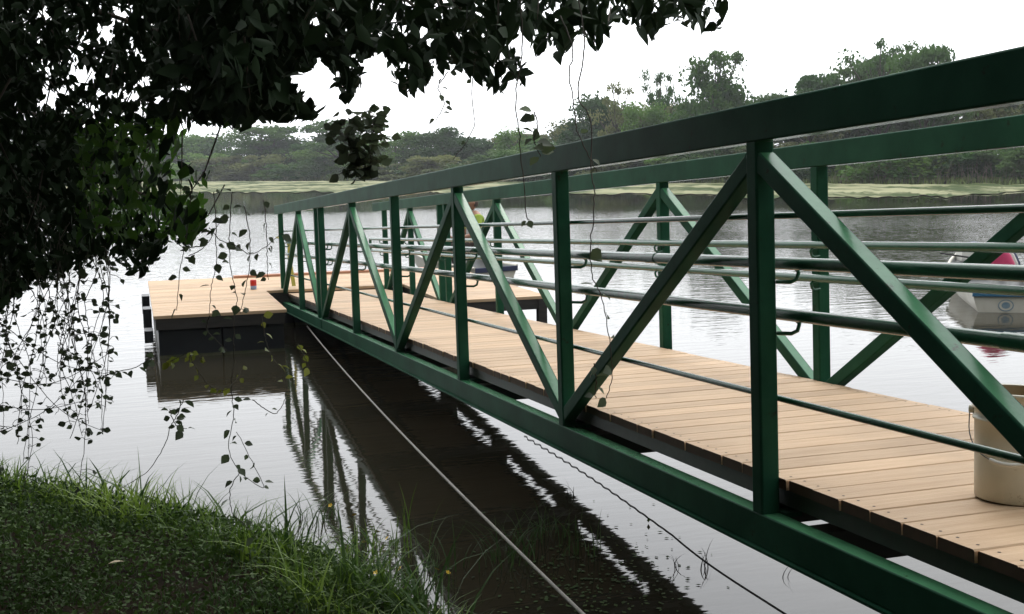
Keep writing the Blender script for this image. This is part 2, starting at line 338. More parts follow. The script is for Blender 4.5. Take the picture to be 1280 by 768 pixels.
def trunk_mesh(name, cl, seed, kind):
    r = random.Random(seed); b = MB(); top = .3 if kind != 'bush' else .1
    base = [(0, 0, -.06), (.01*r.uniform(-1, 1), 0, top*.5), (.03*r.uniform(-1, 1), .02*r.uniform(-1, 1), top), (.04*r.uniform(-1, 1), .03*r.uniform(-1, 1), .75)]
    b.tube(base, [.026, .022, .018, .007], 6)
    for x, y, z, q, fl in cl[::1 if kind == 'wispy' else 2]:
        z0 = max(.06, min(.62, z*.6)); t = z0/.75
        b.tube([(base[2][0]*t, base[2][1]*t, z0), (x*.5, y*.5, (z0+z)/2-.02), (x, y, z)], [.013, .009, .004], 4, caps=False)
    return b.mesh(name, M['bark'])
TV = {}
def variant(kind, mk, i):
    key = (kind, mk, i)
    if key not in TV:
        cm, cl = crown_mesh('crown', M[mk], hash((len(kind), ord(mk[-1]), i)) % 9999, kind); TV[key] = (cm, trunk_mesh('trunk', cl, i, kind))
    return TV[key]
def shore_dist(px):
    """distance along the view direction (px) at which the far shore line begins"""
    q = ray(px, 384); q = Vector((q.x, q.y)).normalized(); best = None
    for (ax, ay), (bx, by) in zip(FAR, FAR[1:]):
        dx, dy = bx-ax, by-ay; den = q.x*dy-q.y*dx
        if abs(den) < 1e-9: continue
        t = (ax*dy-ay*dx)/den; u = (ax*q.y-ay*q.x)/den
        if t > 0 and -1e-6 <= u <= 1+1e-6 and (best is None or t < best): best = t
    return best, q
def far_tree(px, ytop, wpx, kind, mk, i, back, label, cat='tree', group=None, name='tree'):
    D, q = shore_dist(px); D += back; x, y = q.x*D, q.y*D
    z0 = float(ground_h(np.array([x]), np.array([y]))[0]); dep = D*math.cos(math.atan((px-655)/F))
    H = CAMZ + (HZ(px)-ytop)/F*dep - z0; Wd = wpx/F*dep
    if H < .5: return
    o = empty(name, label, cat, (x, y, z0-.03), (0, 0, random.uniform(0, 6.28)), group)
    o.scale = (Wd/1.0, Wd/1.0, H/1.0)
    cm, tm = variant(kind, mk, i); link('trunk', tm, o); link('crown', cm, o)
    return o
# the distinct trees, each by its own look
for a in [
    (432, 148, 120, 'flat', 'farB', 1, 9, 'tall dark flat-topped tree standing above the far treeline, left of the gangway rail'),
    (345, 158, 110, 'flat', 'farA', 2, 14, 'broad flat-crowned green tree on the far bank seen under the dark hanging branches'),
    (500, 165, 90, 'round', 'farA', 3, 10, 'rounded grey-green tree on the far bank just right of the tall dark tree'),
    (562, 160, 100, 'round', 'farB', 4, 14, 'wide domed tree on the far bank in the dip of the treeline'),
    (652, 160, 70, 'round', 'farA', 5, 12, 'small domed tree on the far bank at the left foot of the rising treeline'),
    (742, 126, 110, 'round', 'farB', 6, 12, 'dense dark tree forming the first high shoulder of the treeline above the gangway rail'),
    (772, 104, 84, 'wispy', 'farC', 7, 6, 'thin see-through tree with bare tips above the shoulder of the treeline'),
    (806, 134, 70, 'round', 'farA', 8, 9, 'low round green tree between the thin see-through tree and the big feathery tree'),
    (826, 92, 60, 'wispy', 'farA', 9, 14, 'airy small-leaved tree left beside the big feathery tree'),
    (895, 64, 112, 'wispy', 'farA', 10, 8, 'big feathery light green tree rising highest left of the thick near post'),
    (890, 84, 104, 'round', 'farA', 15, 9, 'leafy mid-height tree growing in front of the big feathery tree'),
    (958, 120, 70, 'flat', 'farB', 11, 16, 'low spreading tree peeping over the rail right of the thick near post'),
    (1008, 92, 84, 'flat', 'farB', 12, 9, 'flat layered dark tree just over the rail, left of the tall forked tree'),
    (1094, 56, 110, 'wispy', 'farB', 13, 10, 'tall forked airy tree topping the treeline on the right'),
    (1092, 74, 100, 'flat', 'farB', 17, 14, 'dark layered tree directly behind the tall forked airy tree'),
    (1152, 62, 96, 'flat', 'farB', 14, 8, 'layered dark tree with a level top right of the tall forked tree'),
    (240, 168, 90, 'round', 'farA', 16, 12, 'round leafy tree on the far bank just right of the dark foreground branches')]:
    far_tree(*a)
r0 = random.Random(5); xs_ = -140
while xs_ < 1420:
    base = np.interp(xs_, [-140, 200, 300, 600, 700, 760, 900, 1100, 1420], [170, 172, 172, 176, 158, 142, 122, 108, 96])
    k = r0.choice(['round', 'round', 'flat', 'round'])
    far_tree(xs_, base+r0.uniform(-4, 12), r0.uniform(75, 110)*(1 if xs_ < 700 else 1.2), k, r0.choice(['farA', 'farB', 'farB', 'farC']), r0.randint(20, 23), r0.uniform(14, 30),
             'back-row tree of the far wood, '+('behind the dark hanging boughs' if xs_ < 300 else 'in the low stretch left of the rail' if xs_ < 620 else 'left of the big feathery tree' if xs_ < 840 else 'partly hidden by the near top rail'), group='trees in the back row of the far bank wood')
    xs_ += r0.uniform(26, 40)
xs_ = -140
while xs_ < 1420:
    right = xs_ > 640
    base = np.interp(xs_, [-140, 620, 700, 1420], [196, 198, 186, 168])
    far_tree(xs_, base+r0.uniform(-8, 10), r0.uniform(55, 90)*(1.3 if right else 1), 'bush' if r0.random() < .75 else 'round', r0.choice(['farA', 'farC', 'farB']), r0.randint(30, 33), r0.uniform(2.0, 6),
             'dense shrub edging the far wood, '+('behind the dark hanging boughs' if xs_ < 230 else 'above the pale mat left of the gangway' if xs_ < 560 else 'seen over or through the gangway middle' if xs_ < 940 else 'seen between the rails on the right'), 'bush', 'shrubs along the far bank', 'shrub')
    xs_ += r0.uniform(22, 34)

# the wood on the near bank, left of and behind the viewer
nb = random.Random(9)
for az, D, H in ((-29, 14, 8), (-33, 11, 8), (-42, 10, 8.5), (-52, 9, 8), (-63, 9, 8), (-75, 8, 8), (-90, 8, 8), (-108, 7.5, 8), (-128, 7.5, 8), (-150, 8, 8), (-172, 9, 8.5), (165, 10, 8), (146, 11, 9), (128, 13, 9), (-34, 20, 11), (-46, 17, 11), (-38, 7.5, 6), (-50, 6.5, 6), (-64, 6, 6), (-80, 5.5, 6), (-100, 5.5, 6), (-122, 5.5, 6), (-145, 6, 6), (-170, 6.5, 6)):  # all out of view; the closest added to keep side light off the truss
    a = math.radians(az); x, y = D*math.sin(a), D*math.cos(a); z0 = float(ground_h(np.array([x]), np.array([y]))[0])
    o = empty('tree', 'full leafy tree in the wood on the near bank to the left', 'tree', (x, y, z0-.05), (0, 0, nb.uniform(0, 6)), 'trees of the near bank wood'); W_ = H*nb.uniform(.62, .8)
    o.scale = (W_, W_, H); cm, tm = variant('bush' if nb.random() < .6 else 'round', 'farB', 33 if nb.random() < .5 else 32); link('trunk', tm, o); link('crown', cm, o)

# brushwood: bare grey twigs between the shrubs on the right, and tall grass along the far bank
def blades(P, Hh, lean, wd, rg, segs=3):
    """curved tapering grass blades; returns verts, quads"""
    n = len(P); az = rg.uniform(0, 2*PI, n); dirv = np.stack([np.cos(az), np.sin(az), np.zeros(n)], 1); sv = np.stack([-np.sin(az), np.cos(az), np.zeros(n)], 1)
    az2 = rg.uniform(-.9, .9, n); c, s = np.cos(az2), np.sin(az2); sv = np.stack([sv[:, 0]*c-sv[:, 1]*s, sv[:, 0]*s+sv[:, 1]*c, sv[:, 2]], 1)
    V = []
    for j in range(segs+1):
        t = j/segs; ctr = P + dirv*(lean*Hh*t**2)[:, None] + np.array([0, 0, 1])*(Hh*(t-.28*lean*t**3))[:, None]
        ww = (wd*(1-t**1.6)*.5+.0003)[:, None]; V += [ctr-sv*ww, ctr+sv*ww]
    V = np.stack(V, 1).reshape(-1, 3); k = 2*(segs+1); b0 = np.arange(n)[:, None]*k
    Fq_ = np.concatenate([b0+np.array([[2*j, 2*j+1, 2*j+3, 2*j+2]]) for j in range(segs)], 0); return V, Fq_
def far_fringe():
    rg = np.random.default_rng(3); P = []; Hs_ = []
    for px in np.arange(-160, 1420, .35):
        D, q = shore_dist(px); 
        for _ in range(2):
            d = D+rg.uniform(-.5, 5); P.append((q.x*d, q.y*d)); Hs_.append(min(1.1, D/170))
    P = np.array(P); z = np.maximum(ground_h(P[:, 0], P[:, 1]), 0); P3 = np.column_stack([P, z]); n = len(P3)
    Hs_ = np.array(Hs_); V, Fc = blades(P3, rg.uniform(.5, 1.3, n)*Hs_, rg.uniform(.1, .6, n), rg.uniform(.10, .28, n)*Hs_, rg, 2)
    o = link('bank_grass', np_mesh('bank_grass', V, Fc, M['mat2'])); tag(o, 'tall olive grass fringing the foot of the far bank', 'grass', kind='stuff')
far_fringe()
def brushwood():
    rg = np.random.default_rng(8); P = []
    for px in np.arange(1030, 1400, 1.1):
        D, q = shore_dist(px); d = D+rg.uniform(.3, 2.2); P.append((q.x*d, q.y*d))
    P = np.array(P); z = np.maximum(ground_h(P[:, 0], P[:, 1]), 0); P3 = np.column_stack([P, z]); n = len(P3)
    V, Fc = blades(P3, rg.uniform(.6, 2.2, n), rg.uniform(.1, .9, n), rg.uniform(.02, .04, n), rg, 3)
    o = link('brushwood', np_mesh('brushwood', V, Fc, M['twig'])); tag(o, 'bare grey brushwood stems at the foot of the bushes on the right', 'brushwood', kind='stuff')
brushwood()

# ------------------------------------------------------------------ the gangway
S = 1.5; BT = .0533; HC = .097; HH = .9644; GW = 1.172; WD = .0934
TILT = math.radians(-2.9993)
gang = empty('gangway', 'green painted steel truss gangway with timber deck sloping down to the floating dock', 'gangway', (1.5163, 2.6782, CAMZ-.9187), (TILT, 0, 0))
U0, U1 = -2.35, 7.16
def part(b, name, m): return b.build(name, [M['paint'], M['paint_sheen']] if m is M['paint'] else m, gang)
def vy(v, u, w_): return (v, u*S, w_)
for near in (True, False):
    vc = BT/2 if near else GW-BT/2
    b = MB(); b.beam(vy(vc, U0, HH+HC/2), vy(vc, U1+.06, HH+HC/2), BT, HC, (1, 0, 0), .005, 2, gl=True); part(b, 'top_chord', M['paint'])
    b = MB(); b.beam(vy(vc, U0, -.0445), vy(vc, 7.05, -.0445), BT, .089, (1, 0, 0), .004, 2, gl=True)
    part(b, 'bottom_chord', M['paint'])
    b = MB(); sg = -1 if near else 1; xa = (-.012 if near else GW-BT); b.box((xa, U0*S, -.0965), (xa+.012+BT, 7.04*S, -.0892)); part(b, 'bottom_flange', M['paint'])
    # splice plate where the two halves of the truss join
    b = MB(); xs0 = (-.0055 if near else GW+.0005); b.box((xs0, 5.06*S, -.085), (xs0+.005, 5.17*S, -.004)); part(b, 'splice_plate', M['paint'])
    posts = [-2, -1, 0, 1, 2, 3, 4, 5.03, 5.185, 6, 7 if near else 6.86]
    for u in posts:
        b = MB(); b.beam(vy(vc, u, .0005), vy(vc, u, HH-.0005), BT, BT, (1, 0, 0), .006, 2); part(b, 'post', M['paint'])
        # weld plate under each post on the inner side
        b = MB(); xi = BT if near else GW-BT-.05; b.box((xi+.001, u*S-.05, -.008), (xi+.049, u*S+.03, .004)); part(b, 'foot_plate', M['paint'])
        # hooked pipe brackets on the inner face
        for hw in (.650, .517):
            xin = BT if near else GW-BT; s_ = 1 if near else -1; b = MB(); yy = u*S-.03
            b.tube([(xin-.004*s_, yy+.0, hw-.045), (xin+.03*s_, yy-.015, hw-.047), (xin+.045*s_, yy-.02, hw-.040), (xin+.05*s_, yy-.022, hw-.022), (xin+.042*s_, yy-.02, hw-.012)], .0055, 6); part(b, 'rail_bracket', M['paint_rail'])
    hb = BT*.48/2+.006
    for k in range(-2, 7):
        top, bot = (k, k+1) if k % 2 == 0 else (k+1, k)
        ta = 5.03 if top == 5 else top; bb = bot
        if bot == 5: bb = 5.03 if top < bot else 5.185
        if bot == 7 and not near: bb = 6.86
        sgn = 1 if bb > ta else -1
        b = MB(); p0 = Vector(vy(vc, ta, HH-.05)); p1 = Vector(vy(vc, bb, .045)); d = (p1-p0).normalized(); p0 = p0 + d*.0; 
        p0.y += sgn*(BT/2-.004); p1.y -= sgn*(BT/2-.004)
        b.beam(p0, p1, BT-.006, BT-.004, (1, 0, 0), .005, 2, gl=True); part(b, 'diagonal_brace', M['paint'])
    # rails: thin bar, two pipes, thin bar
    vp = BT+.036 if near else GW-BT-.036; vt = BT+.008 if near else GW-BT-.008
    for hw, rad, vv in ((.774, .0085, vt), (.650, .0165, vp), (.517, .0165, vp)) + (((.300, .0085, vt),) if near else ()):
        b = MB(); b.tube([vy(vv, U0, hw), vy(vv, 7.23 if rad > .01 else 7.16, hw)], rad, 14); part(b, 'handrail' if rad > .01 else 'guard_bar', M['paint_rail'])
    b = MB(); b.tube([vy(vp, 7.23, .517-.012), vy(vp, 7.235, .56), vy(vp, 7.235, .61), vy(vp, 7.23, .65+.012)], .0165, 12); part(b, 'rail_end_loop', M['paint_rail'])
# handrail joints: short sleeves
for u, hw in ((.52, .65), (3.45, .517), (-.6, .517)):
    b = MB(); b.tube([vy(BT+.036, u, hw), vy(BT+.036, u+.05, hw)], .0185, 14); part(b, 'pipe_sleeve', M['paint_rail'])
# deck
va, vb = BT+.012, GW-BT-.010
for x in (va+.015, (va+vb)/2, vb-.015):
    b = MB(); b.box((x-.014, U0*S, .020), (x+.014, 7.04*S, .0655)); part(b, 'stringer', M['steel_dark'])
for k in [-2, -1, 0, 1, 2, 3, 4, 5, 6, 7]:
    b = MB(); b.box((BT+.002, k*S-.24, -.0855), (GW-BT-.002, k*S-.16, -.0025)); part(b, 'cross_beam', M['steel_dark'])
    b = MB(); b.box((BT+.002, k*S+.02, -.0455), (GW-BT-.002, k*S+.07, .0195)); part(b, 'cross_beam', M['steel_dark'])
PT = .0275; PW = .1152
def plank_mesh(L_, wd, th, seed):
    r = random.Random(seed); b = MB(); e = .0035
    prof = [(-wd/2, 0), (wd/2, 0), (wd/2, th-e), (wd/2-e, th), (-wd/2+e, th), (-wd/2, th-e)]
    vs = [(x, y, z) for x in (-L_/2, L_/2) for y, z in prof]
    b.add(vs, [(i, (i+1) % 6, 6+(i+1) % 6, 6+i) for i in range(6)]); b.add(vs, [(5, 4, 3, 2, 1, 0), (6, 7, 8, 9, 10, 11)], 1)
    for x in (-L_/2+.03, L_/2-.03):
        for y in (-wd*.27, wd*.27):
            n = 6; b.add([(x+.004*math.cos(2*PI*i/n), y+.004*math.sin(2*PI*i/n), th+.0006) for i in range(n)], [tuple(range(n))], 2)
    return b.mesh('plank', [M['wood'], M['wood_end'], M['darkcord']])
pms = [plank_mesh(vb-va+.02+d, PW, PT, i) for i, d in enumerate((0, .0012, -.001, .0006))]
y = U0*S+.06; i = 0; rp_ = random.Random(2)
while y < 7.03*S:
    o = link('plank', pms[i % 4], gang); o.location = ((va+vb)/2+rp_.uniform(-.003, .003), y, WD-PT+rp_.uniform(-.0008, .0008)); o.rotation_euler = (0, 0, rp_.uniform(-.0012, .0012))
    y += .1194; i += 1
b = MB(); y0 = 7.055*S; b.beam((GW/2, y0, .062), (GW/2, y0+.16, .058), .9, .008, (1, 0, 0), .002, 1); part(b, 'transition_plate', M['steel_dark'])

# ------------------------------------------------------------------ the floating dock
DX0, DX1, DY0, DY1, DZ = .126, 3.94, 11.2, 14.82, .405
NX0, NX1, NY = 1.335, 2.86, 13.06          # the notch that takes the gangway
dock = empty('floating_dock', 'square floating dock of new pale planks on black floats at the gangway foot', 'dock', (DX0, DY0, 0))
dl, dw = DX1-DX0, DY1-DY0; n0, n1, ny_ = NX0-DX0, NX1-DX0, NY-DY0
def dplank(L_):
    bq = MB(); e = .004; wd, th = .1155, .030
    bq.add([(x, yy, z) for x in (-L_/2, L_/2) for yy, z in ((-wd/2, 0), (wd/2, 0), (wd/2, th-e), (wd/2-e, th), (-wd/2+e, th), (-wd/2, th-e))], [(i_, (i_+1) % 6, 6+(i_+1) % 6, 6+i_) for i_ in range(6)]+[(5, 4, 3, 2, 1, 0), (6, 7, 8, 9, 10, 11)])
    return bq.mesh('plank', M['wood'])
pl, pr_, pf = dplank(n0-.004), dplank(dl-n1-.004), dplank(dl/2-.004)
nrow = int(dw/.1206)
for j in range(nrow):
    yy = dw*(j+.5)/nrow
    for me_, xc in (((pl, n0/2), (pr_, (n1+dl)/2)) if yy < ny_ else ((pf, dl*.25), (pf, dl*.75))):
        o = link('plank', me_, dock); o.location = (xc, yy, DZ-.030+rp_.uniform(-.001, .001))
def dpart(a, b_, name, m): q = MB(); q.box(a, b_); q.build(name, m, dock)
for x0, x1 in ((.0, n0), (n1, dl)):
    dpart((x0+.02, .01, .27), (x1-.02, .05, .373), 'front_beam', M['dockdark'])
    dpart((x0+.02, .052, .27), (x0+.06, dw-.052, .373), 'side_beam', M['dockdark']); dpart((x1-.06, .052, .27), (x1-.02, ny_-.01, .373), 'side_beam', M['dockdark'])
dpart((dl-.06, ny_, .27), (dl-.02, dw-.052, .372), 'side_beam', M['dockdark'])
dpart((.02, dw-.05, .27), (dl-.02, dw-.01, .373), 'back_beam', M['dockdark']); dpart((n0, ny_-.04, .27), (n1, ny_, .373), 'notch_beam', M['dockdark'])
dpart((dl-.095, .0, .09), (dl-.005, .08, .372), 'corner_post', M['dockdark']); dpart((dl-.095, dw-.08, .09), (dl-.005, dw, .372), 'corner_post', M['dockdark'])
def fl_(x0, x1, y0, y1, zt, zb=-.22):
    q = MB(); q.beam((x0, (y0+y1)/2, (zt+zb)/2), (x1, (y0+y1)/2, (zt+zb)/2), y1-y0, zt-zb, (0, 1, 0), .04, 3); q.build('float', M['float'], dock)
    if zb < 0:
        q = MB(); q.box((x0-.0008, y0-.0008, -.02), (x1+.0008, y1+.0008, .028)); q.build('waterline_stain', M['algae'], dock)
for k in range(2):
    y0 = .055+k*.91
    fl_(.04, .60, y0, y0+.89, .268); fl_(.62, n0-.03, y0, y0+.89, .268); fl_(n1+.03, dl-.30, y0, y0+.89, .17)
for k in range(5):
    x0 = .04+k*.74; fl_(x0, x0+.72, ny_+.02, ny_+.85, .268 if k < 4 else .17); fl_(x0, x0+.72, ny_+.87, dw-.06, .268)
for yy, z0, hh in ((.20, .15, .11), (.85, .20, .19), (2.1, .20, .19)):
    q = MB(); q.beam((-.045, yy, z0), (-.045, yy, z0+hh), .08, .26, (1, 0, 0), .02, 2); q.build('bumper', M['float'], dock)
dpart((1.0, dw-.16, DZ+.0015), (3.5, dw-.04, DZ+.028), 'kerb_board', mat('reddish_board', (.42, .20, .12), .7, (.5, .26, .16), 4))

# red and blue cup-like can on the dock
p = atz(317, 362, DZ+.0)
can = empty('drink_can', 'small red and pale blue can standing on the dock planks left of the gangway', 'can', (p.x, p.y, DZ))
b = MB(); can.scale = (.66, .66, .60); b.lathe([(0, 0), (.045, 0), (.05, .01), (.052, .07)], 20); b.build('base', M['bluew'], can)
b = MB(); b.lathe([(.052, .0705), (.054, .16), (.046, .18), (0, .182)], 20); b.build('body', M['red'], can)

# yellow strap on the last post
gm = gang.matrix_basis if gang.matrix_basis else Matrix()
GM = Matrix.Translation(gang.location) @ Matrix.Rotation(TILT, 4, 'X')
b = MB()
pp = [GM @ Vector(vy(-.012, 7.02, .70)), GM @ Vector(vy(.03, 7.06, .715)), GM @ Vector(vy(.10, 7.06, .71)), GM @ Vector(vy(.12, 7.05, .60)), GM @ Vector(vy(.115, 7.05, .45)), GM @ Vector(vy(.135, 7.05, .30)), GM @ Vector(vy(.15, 7.05, .16))]
for a, c in zip(pp, pp[1:]): b.beam(a, c, .045, .008, (1, .3, 0), .002, 1)
o = b.build('strap', M['yellow']); tag(o, 'faded yellow strap hanging from the last near post of the gangway', 'strap')

# ------------------------------------------------------------------ bucket on the deck
def bucket():
    Ng = (GM.to_3x3() @ Vector((0, 0, 1))); q = ray(1268, 622); cp = Vector((0, 0, CAMZ)); wp = cp+q*(Ng.dot(GM @ Vector((0, 0, WD+.001))-cp)/Ng.dot(q))
    t = empty('bucket', 'cream plastic bucket with wire handle standing on the gangway deck', 'bucket', wp, (TILT, 0, math.radians(-50)))
    b = MB(); R0, R1, Hb = .135, .150, .365; t.scale = (.66, .66, .70)
    prof = [(0, .004), (R0-.008, .004), (R0-.004, 0), (R0, .004), (R0+.004, .10), (R0+.0075, .20), (R0+.010, .262), (R0+.016, .264), (R0+.016, .272), (R0+.0105, .274), (R0+.0115, .300), (R0+.0185, .302), (R0+.0185, .310), (R0+.0125, .312), (R0+.0135, .352), (R0+.019, .354), (R0+.019, .363), (R0+.015, .366), (R0+.011, .363)]
    b.lathe(prof, 48); b.build('body', M['bucket'], t)
    b = MB(); b.lathe([(R0+.0108, .3628), (R0+.004, .2), (R0-.004, .012), (0, .010)], 48); b.build('inner_wall', M['bucket_in'], t)
    for s_ in (-1, 1):
        b = MB(); b.tube([(s_*(R0+.012), 0, .287), (s_*(R0+.030), 0, .287)], .014, 12); b.build('handle_ear', M['bucket'], t)
    pts = []
    for i in range(25):
        a = PI*i/24; x = -(R0+.026)*math.cos(a); sag = math.sin(a)
        pts.append((x, -.19*sag**.8*.78-.012, .287-.155*sag**.9))
    # the bail hangs forward and down against the outside wall
    pts = [(-(R0+.028), 0, .287)]+[(-(R0+.014+.012)*math.cos(PI*i/24), -(R0+.028)*math.sin(PI*i/24), .287-.150*math.sin(PI*i/24)**.75) for i in range(1, 24)]+[((R0+.028), 0, .287)]
    b = MB(); b.tube(pts, .0022, 6); b.build('wire_handle', M['wire'], t)
    b = MB(); b.tube(pts[9:16], .0075, 10); b.build('grip', M['white'], t)
bucket()

# ------------------------------------------------------------------ mooring rope, dark line on the water
p0 = aty(384, 408, 11.35); p1 = aty(757, 771, 3.0); pts = []
pe = p1+(p1-p0).normalized()*2.2
for i in range(41):
    t = i/40; q = p0.lerp(pe, t); q.z -= .16*4*t*(1-t)*.55; pts.append(q)
b = MB(); b.tube(pts, .006, 8); o = b.build('rope', M['rope']); tag(o, 'pale mooring rope running from under the gangway foot down to the near bank', 'rope')
pts = []
a0 = atz(655, 545, .004); a1 = atz(842, 668, .004); a2 = atz(985, 772, .004)
for i in range(240):
    t = i/239; q = a0.lerp(a1, t*2) if t < .5 else a1.lerp(a2, (t-.5)*2)
    amp = .022*(1-min(1, t*1.9)); d = Vector((.5, .6, 0)); q = q + d*amp*math.sin(i*.95)+Vector((.02*math.sin(t*7), 0, 0)); q.z = .003; pts.append(q)
b = MB(); b.tube(pts, .0024, 5); o = b.build('cord', M['darkcord']); tag(o, 'thin dark cord lying wavy on the water below the gangway', 'cord')  # thin tube modelling the rippled reflection of an overhead line

# ------------------------------------------------------------------ boats
def hull(name, label, loc, rz, L_=4.6, B_=1.15, Hs=.42, blue=True):
    t = empty(name, label, 'boat', loc, (0, 0, rz))   # transom at the origin facing -Y, bow towards +Y
    st = []
    for i in range(15):
        s_ = i/14; yy = L_*s_; bw = B_/2*(1-max(0, (s_-.35)/.65)**2.4)*(.94+.06*math.sin(s_*PI)); kz = -.10+.22*max(0, (s_-.55)/.45)**2.2; sh = Hs+.14*s_**2
        row = [(bw*q, kz+(sh-kz)*z_) for q, z_ in ((0, 0), (.42, .02), (.66, .10), (.80, .30), (.90, .58), (.97, .86), (1., 1.))]
        row = [(max(x, .004 if j else 0), z) for j, (x, z) in enumerate(row)]
        full = [(-x, yy, z) for x, z in row[::-1]]+[(x, yy, z) for x, z in row[1:]]; st.append(full)
    n = len(st[0]); b = MB(); vs = [v for r_ in st for v in r_]
    fs = [(i*n+j, (i+1)*n+j, (i+1)*n+j+1, i*n+j+1) for i in range(14) for j in range(n-1)]
    b.add(vs, fs, 0, True); b.add(st[0], [tuple(range(n))], 0); b.build('hull', M['hull'], t)
    b = MB()   # inside shell
    ins = [[(x*.93, yy+(.04 if i == 0 else -.05), max(z, .05) if abs(x) < 10 else z) for x, yy, z in r_] for i, r_ in enumerate(st)]
    vs = [v for r_ in ins for v in r_]; b.add(vs, [(i*n+j, i*n+j+1, (i+1)*n+j+1, (i+1)*n+j) for i in range(14) for j in range(n-1)], 0, True); b.add(ins[0], [tuple(range(n))[::-1]], 0); b.build('inner_hull', M['hullin'], t)
    for s_ in (0, n-1):
        b = MB(); b.tube([Vector(r_[s_])+Vector((0, 0, .0)) for r_ in st], .022, 6); b.build('gunwale', M['hull'], t)
    for yy in (1.1, 2.3, 3.3):
        b = MB(); q = B_/2*.80*(1 if yy < 3 else .72); b.box((-q, yy-.12, .26), (q, yy+.12, .29)); b.build('thwart', M['hullin'], t)
    b = MB(); zt = Hs
    b.beam((-B_/2*.93, -.012, zt-.035), (B_/2*.93, -.012, zt-.035), .03, .075, (0, 1, 0), .006, 1); b.build('transom_strip', M['hullblue'] if blue else M['navy'], t)
    return t
p = atz(1257, 391, 0)
az = math.atan2(p.x, p.y)
boat = hull('skiff', 'cream skiff with blue strip and round emblem on its stern, afloat right of the gangway', (p.x, p.y, 0), -az+math.radians(9), 3.9, .76, .25)
b = MB(); n = 28     # round emblem on the transom
def ring(r0_, r1_, yy, mi):
    vs = [(r*math.cos(2*PI*k/n), yy, .08+r*.8*math.sin(2*PI*k/n)) for r in (r0_, r1_) for k in range(n)]
    b.add(vs, [(k, (k+1) % n, n+(k+1) % n, n+k) for k in range(n)], mi)
ring(.0, .045, -.0045, 0); ring(.047, .07, -.004, 1); ring(.07, .082, -.0045, 0)
b.build('emblem', [M['emblem'], M['hull']], boat)
BMt = Matrix.Translation(boat.location) @ Matrix.Rotation(boat.rotation_euler.z, 4, 'Z')
# pink bag standing on the middle seat, with a striped side and dark back
pb = BMt @ Vector((.03, 1.1, .27))
bag = empty('bag', 'pink bag with a pale striped edge and dark back standing in the skiff', 'bag', pb, (0, 0, boat.rotation_euler.z))
def bagshape(s0, y0, y1, m, name, x0=0.):
    b = MB(); rows = []
    for z, hw in ((0, .20), (.08, .235), (.18, .22), (.28, .17), (.36, .10), (.405, .04)):
        rows.append([(x0+hw*s0*math.cos(a)+.05*z, (y0+y1)/2+(y1-y0)/2*math.sin(a), z) for a in [2*PI*k/14 for k in range(14)]])
    vs = [v for r_ in rows for v in r_]; b.add(vs, [(i*14+k, i*14+(k+1) % 14, (i+1)*14+(k+1) % 14, (i+1)*14+k) for i in range(5) for k in range(14)], 0, True); b.add(rows[-1], [tuple(range(14))], 0); b.build(name, m, bag)
bagshape(1., -.10, .08, M['pink'], 'bag_body'); bagshape(1.02, .085, .12, M['white'], 'striped_edge', .05); bagshape(1.0, .125, .24, M['navy'], 'back_panel', .09)
# outboard-like white cover at the bow with a pole
pw = BMt @ Vector((-.02, 3.3, .30))
pc = empty('bow_box', 'white box with a dark lid lying at the bow of the skiff', 'box', pw, (0, 0, boat.rotation_euler.z+.3))
b = MB(); b.beam((-.09, 0, .11), (.09, 0, .11), .2, .20, (0, 1, 0), .02, 2); b.build('body', M['white'], pc)
b = MB(); b.beam((-.02, -.005, .225), (.16, -.005, .245), .22, .03, (0, 1, 0), .01, 2); b.build('lid', M['navy'], pc)
b = MB(); b.tube([BMt @ Vector((-.36, 3.1, .42)), BMt @ Vector((.25, 2.5, .36))], .012, 8); o = b.build('pole', M['darkcord']); tag(o, 'thin dark pole lying across the bow of the skiff', 'pole')

p = atz(586, 342, 0); a2_ = math.radians(14)
boat2 = hull('skiff', 'small low skiff lying behind the dock with a person standing in it', (p.x-.10+1.1*math.sin(a2_), p.y+.1-1.1*math.cos(a2_), 0), a2_, 2.8, .80, .17, False)

# ------------------------------------------------------------------ person standing in the far skiff
def skin_obj(name, verts, edges, radii, m, parent, sub=2, root=0):
    me = bpy.data.meshes.new(name); me.from_pydata(verts, edges, []); o = link(name, me, parent); me.materials.append(m)
    sk = o.modifiers.new('skin', 'SKIN'); sk.use_smooth_shade = True
    for i, rr in enumerate(radii):
        v = me.skin_vertices[0].data[i]; v.radius = (rr, rr) if not isinstance(rr, tuple) else rr; v.use_root = (i == root)
    s = o.modifiers.new('sub', 'SUBSURF'); s.levels = sub; s.render_levels = sub; return o
pp = atz(586, 342, 0)
person = empty('person', 'person with brown hair in a yellow-green shirt sitting in the skiff behind the dock', 'person', (pp.x+.13, pp.y+.1, .36), (0, 0, math.radians(-80)))
V = [(0, 0, .09), (0, .03, .25), (0, .04, .42), (0, .01, .56), (0, -.01, .64),
     (.17, 0, .53), (.23, -.05, .28), (.14, -.27, .22), (.10, -.33, .22),
     (-.17, 0, .53), (-.23, -.04, .28), (-.13, -.25, .21), (-.10, -.32, .21),
     (.09, -.02, .07), (.12, -.42, .12), (.13, -.40, -.24), (.14, -.52, -.29),
     (-.09, -.02, .07), (-.13, -.42, .12), (-.14, -.41, -.24), (-.15, -.53, -.29)]
Ee = [(0, 1), (1, 2), (2, 3), (3, 4), (3, 5), (5, 6), (6, 7), (7, 8), (3, 9), (9, 10), (10, 11), (11, 12), (0, 13), (13, 14), (14, 15), (15, 16), (0, 17), (17, 18), (18, 19), (19, 20)]
Rr = [.14, .125, .14, .10, .052, .06, .043, .032, .026, .06, .043, .032, .026, .085, .062, .042, .035, .085, .062, .042, .035]
skin_obj('body', V, Ee, Rr, M['skin'], person)
